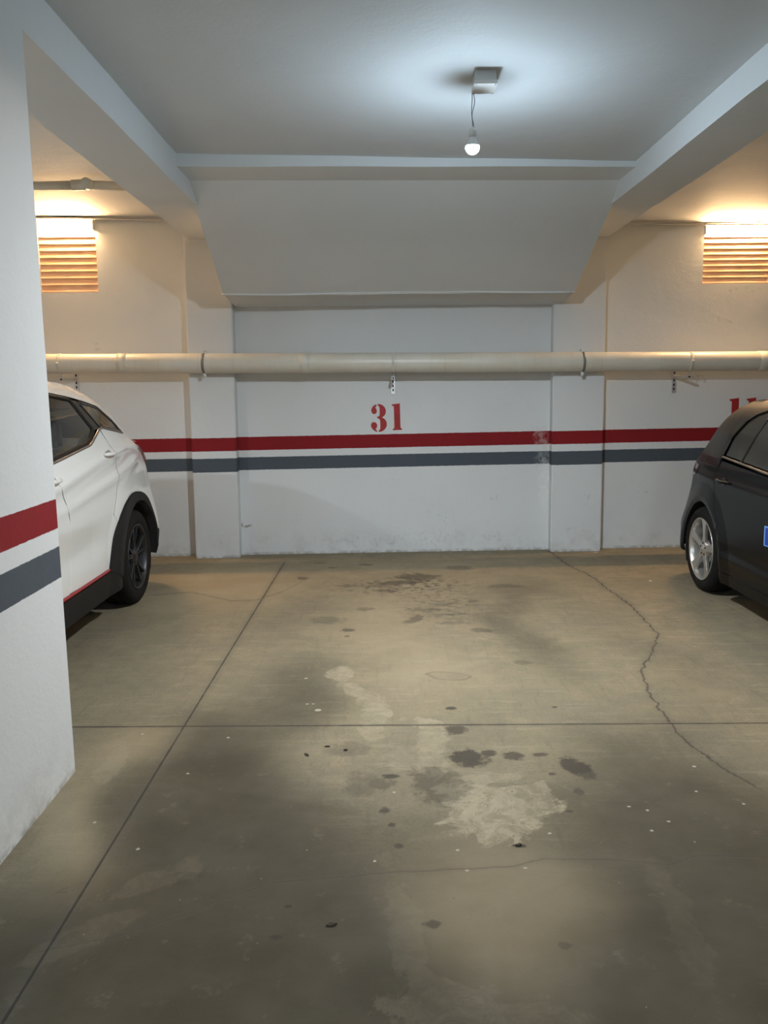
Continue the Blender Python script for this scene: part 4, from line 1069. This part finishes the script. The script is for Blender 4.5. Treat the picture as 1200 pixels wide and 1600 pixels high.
# --------------------------------------------------------------- black hatchback on the right
def black_car():
    sil = [(.14, .26), (.05, .30), (.01, .40), (0, .52), (.03, .64), (.06, .74), (.09, .86), (.12, .97), (.19, 1.07), (.38, 1.26), (.49, 1.355), (.60, 1.395), (.85, 1.425), (1.3, 1.447), (1.75, 1.450),
           (2.15, 1.42), (2.5, 1.33), (2.95, 1.10), (3.20, .985), (3.4, .955), (3.8, .90), (4.05, .81), (4.16, .68), (4.20, .50), (4.18, .36), (4.08, .22)]
    hw = .88
    def W0(u, z):
        v = interp(z, [.15, .28, .45, .62, .80, .95, 1.02, 1.20, 1.38, 1.48], [.845, .865, .876, .88, .878, .865, .848, .772, .675, .61])
        v -= interp(z, [.3, .5, .75, .9, 1.05, 1.3], [.01, .035, .075, .09, .125, .13])*max(0, min(1, (.95-u)/.7))**1.3
        return v - .03*max(0, (u-2.9)/1.3)**2
    def crease(u, z):
        zu = interp(u, [.2, .7, 4.0], [.865, .865, .80]); a = interp(u, [.2, .6, 3.6, 4.0], [0, 1, 1, 0])
        v = .009*a*math.exp(-((z-zu)/.035)**2)
        zr = .335; v += .010*interp(u, [1.0, 1.3, 2.9, 3.1], [0, 1, 1, 0])*math.exp(-((z-zr)/.04)**2)
        d = math.hypot(u-.74, z-.315)
        v += .018*max(0, 1-abs(d-.40)/.12)
        d = math.hypot(u-3.32, z-.315)
        v += .018*max(0, 1-abs(d-.40)/.12)
        return v
    Car.fine = -1
    car = Car('hatchback_car', sil, hw, W0, (3.232, 6.88, 0), crease)
    SI = car.sil; idx = lambda q: min(range(len(SI)), key=lambda i: math.dist(SI[i], q))
    wc, fc = (.745, .315), (3.32, .315); RA = .365
    gap = [(1.02, 1.005), (.985, .94), (.975, .86), (.985, .74), (1.03, .64), (1.09, .56)]
    for side in (-1, 1):
        ar = arc(wc, RA, 192, -14, 30)          # rear foot to front foot
        ie = idx((3.10, 1.03))
        front_of_arc = [p for p in ar if p[0] > 1.0]
        poly = list(SI[:ie+1]) + [(2.93, 1.0), (2.86, 1.01), (2.45, 1.27), (2.15, 1.375), (1.75, 1.405), (1.55, 1.405), (1.33, 1.385), (1.20, 1.35), (1.09, 1.295), (1.0, 1.17), (.985, 1.03)] \
            + gap[1:] + [(1.075, .535)] + [p for p in ar[::-1] if p[0] < 1.06]
        car.panel('rear_quarter_panel', poly, m_bpaint, side)
        fd = [(1.95, .955), (1.94, .80), (1.92, .60), (1.93, .40), (1.98, .24)]
        poly = [(1.026, 1.005)] + [(a+.006, b) for a, b in gap[1:]] + [(1.083, .535)] + [p for p in ar if p[0] > 1.07] + [(1.12, .235)] + [(a-.004, b) for a, b in fd[::-1]]
        car.panel('rear_door', poly, m_bpaint, side)
        poly = [(a+.003, b) for a, b in fd] + [(2.93, .24), (2.95, .5), (2.96, .8), (2.90, .985)]
        car.panel('front_door', poly, m_bpaint, side)
        arf = arc(fc, RA, -14, 194, 30)
        poly = SI[ie+1:] + [(4.0, .215)] + [p for p in arf if p[1] > .21] + [(2.938, .25), (2.957, .5), (2.967, .8), (2.94, .98)]
        car.panel('front_fender', poly, m_bpaint, side)
        car.panel('sill', [(1.10, .225), (2.95, .225), (2.95, .15), (1.12, .15)], m_bpaint, side, off=.004, th=.05)
        car.strip('window_trim', [(1.80, 1.397), (1.55, 1.398), (1.34, 1.378), (1.20, 1.340), (1.10, 1.285), (1.01, 1.165), (1.0, 1.05)], .016, m_trim, side, off=.004)
        # glass: quarter light and rear door glass, front glass
        car.panel('quarter_window', [(1.295, 1.030), (1.03, 1.045), (1.035, 1.165), (1.12, 1.28), (1.21, 1.33), (1.335, 1.365), (1.365, 1.368)], m_glassd, side, off=-.008, th=.004)
        car.panel('rear_window', [(1.90, .990), (1.325, 1.027), (1.395, 1.370), (1.56, 1.388), (1.90, 1.388)], m_glassd, side, off=-.008, th=.004)
        car.panel('front_window', [(2.80, 1.0), (2.0, .98), (2.0, 1.385), (2.14, 1.36), (2.43, 1.25)], m_glass, side, off=-.008, th=.004)
        car.strip('window_seal', [(1.31, 1.02), (1.38, 1.385)], .020, m_trim, side, off=-.002)
        car.strip('window_seal', [(1.95, .96), (1.95, 1.395)], .09, m_trim, side, off=-.004)
        car.strip('window_seal', [(2.86, 1.01), (2.45, 1.26), (2.15, 1.365), (1.75, 1.395)], .02, m_trim, side, off=-.002)
        car.strip('belt_trim', [(1.01, 1.035), (1.95, .975), (2.86, .995)], .012, m_chrome, side, off=.006)
        door_handle(car, side, 1.13, .872, m_bpaint); door_handle(car, side, 2.05, .82, m_bpaint)
        car.panel('tail_light', [(.085, .80), (.115, .955), (.15, .985), (.50, .925), (.47, .86), (.30, .82)], m_lensd, side, off=.006, th=.03)
        car.panel('headlight', [(4.02, .79), (4.13, .68), (4.12, .60), (3.78, .66), (3.74, .80)], m_chrome, side, off=.006, th=.03)
        mirror(car, side, 2.72, 1.03, m_bpaint)
        for u in (.745, 3.32): wheel(car, u, side, .320, .236, .205, .868, spokes_five, m_tyre, m_rims)
        for c_ in (wc, fc):
            bm = bmesh.new(); A = arc(c_, .37, -25, 205, 24)
            rows = [[bm.verts.new((side*x, -p[0], p[1])) for p in A] for x in (.85, .56)]
            for k in range(len(A)-1): bm.faces.new((rows[0][k], rows[0][k+1], rows[1][k+1], rows[1][k]))
            bm.faces.new(rows[1]); frombm('arch_liner', bm, m_dark, car.root, recalc=False)
        P = [(1.14, .2), (1.14, .6), (1.05, .8), (1.03, .98), (2.9, .95), (2.9, .2)]
        bm = bmesh.new(); prism(bm, P, lambda p: (side*(car.w(p[0], p[1])-.035), -p[0], p[1]), lambda p: (side*(car.w(p[0], p[1])-.055), -p[0], p[1]))
        frombm('door_lining', bm, m_dark, car.root)
    s_ = car.panel('door_blue_patch', [(1.79, .545), (1.905, .55), (1.905, .675), (1.79, .67)], simple('light_blue_edge', (.16, .36, .80), .4), -1, off=.002, th=.002)  # flat two-tone blue rectangle laid on the rear door
    s_['label'] = 'blue rectangular patch on the flank'
    car.panel('blue_patch_field', [(1.807, .553), (1.897, .558), (1.897, .667), (1.807, .662)], simple('deep_blue', (.012, .05, .33), .4), -1, off=.0035, th=.001, parent=s_)
    a, b, c, d, e, f = idx((.06, .74)), idx((.19, 1.07)), idx((.45, 1.36)), idx((2.48, 1.34)), idx((3.18, .99)), idx((4.05, .81))
    car.cap('rear_bumper', 0, a, m_bpaint, .08); car.cap('tailgate', a, b, m_bpaint, .07); car.cap('rear_windscreen', b, c, m_glassd, .05)
    car.cap('roof_panel', c, d, m_bpaint, .03, pw=2.2); car.cap('windscreen', d, e, m_glass, .05); car.cap('bonnet', e, f, m_bpaint, .04); car.cap('front_bumper', f, len(SI)-1, m_bpaint, .10)
    bm = bmesh.new(); hexa(bm, [(-.55, -3.95, .17), (.55, -3.95, .17), (.55, -.25, .17), (-.55, -.25, .17), (-.78, -3.9, .38), (.78, -3.9, .38), (.78, -.3, .38), (-.78, -.3, .38)])
    frombm('floor_pan', bm, m_dark, car.root)
    seats(car, (0,), 1.15, .45, 1.2); seats(car, (-.36, .36), 1.95, .43, .48)
    bm = bmesh.new(); box(bm, (-.74, -3.1, .68), (.74, -2.65, .93), .05); frombm('dashboard', bm, m_seat, car.root)
    tag(car.root, 'dusty black hatchback car with silver five-spoke wheels parked at the right edge', 'car')
black_car()
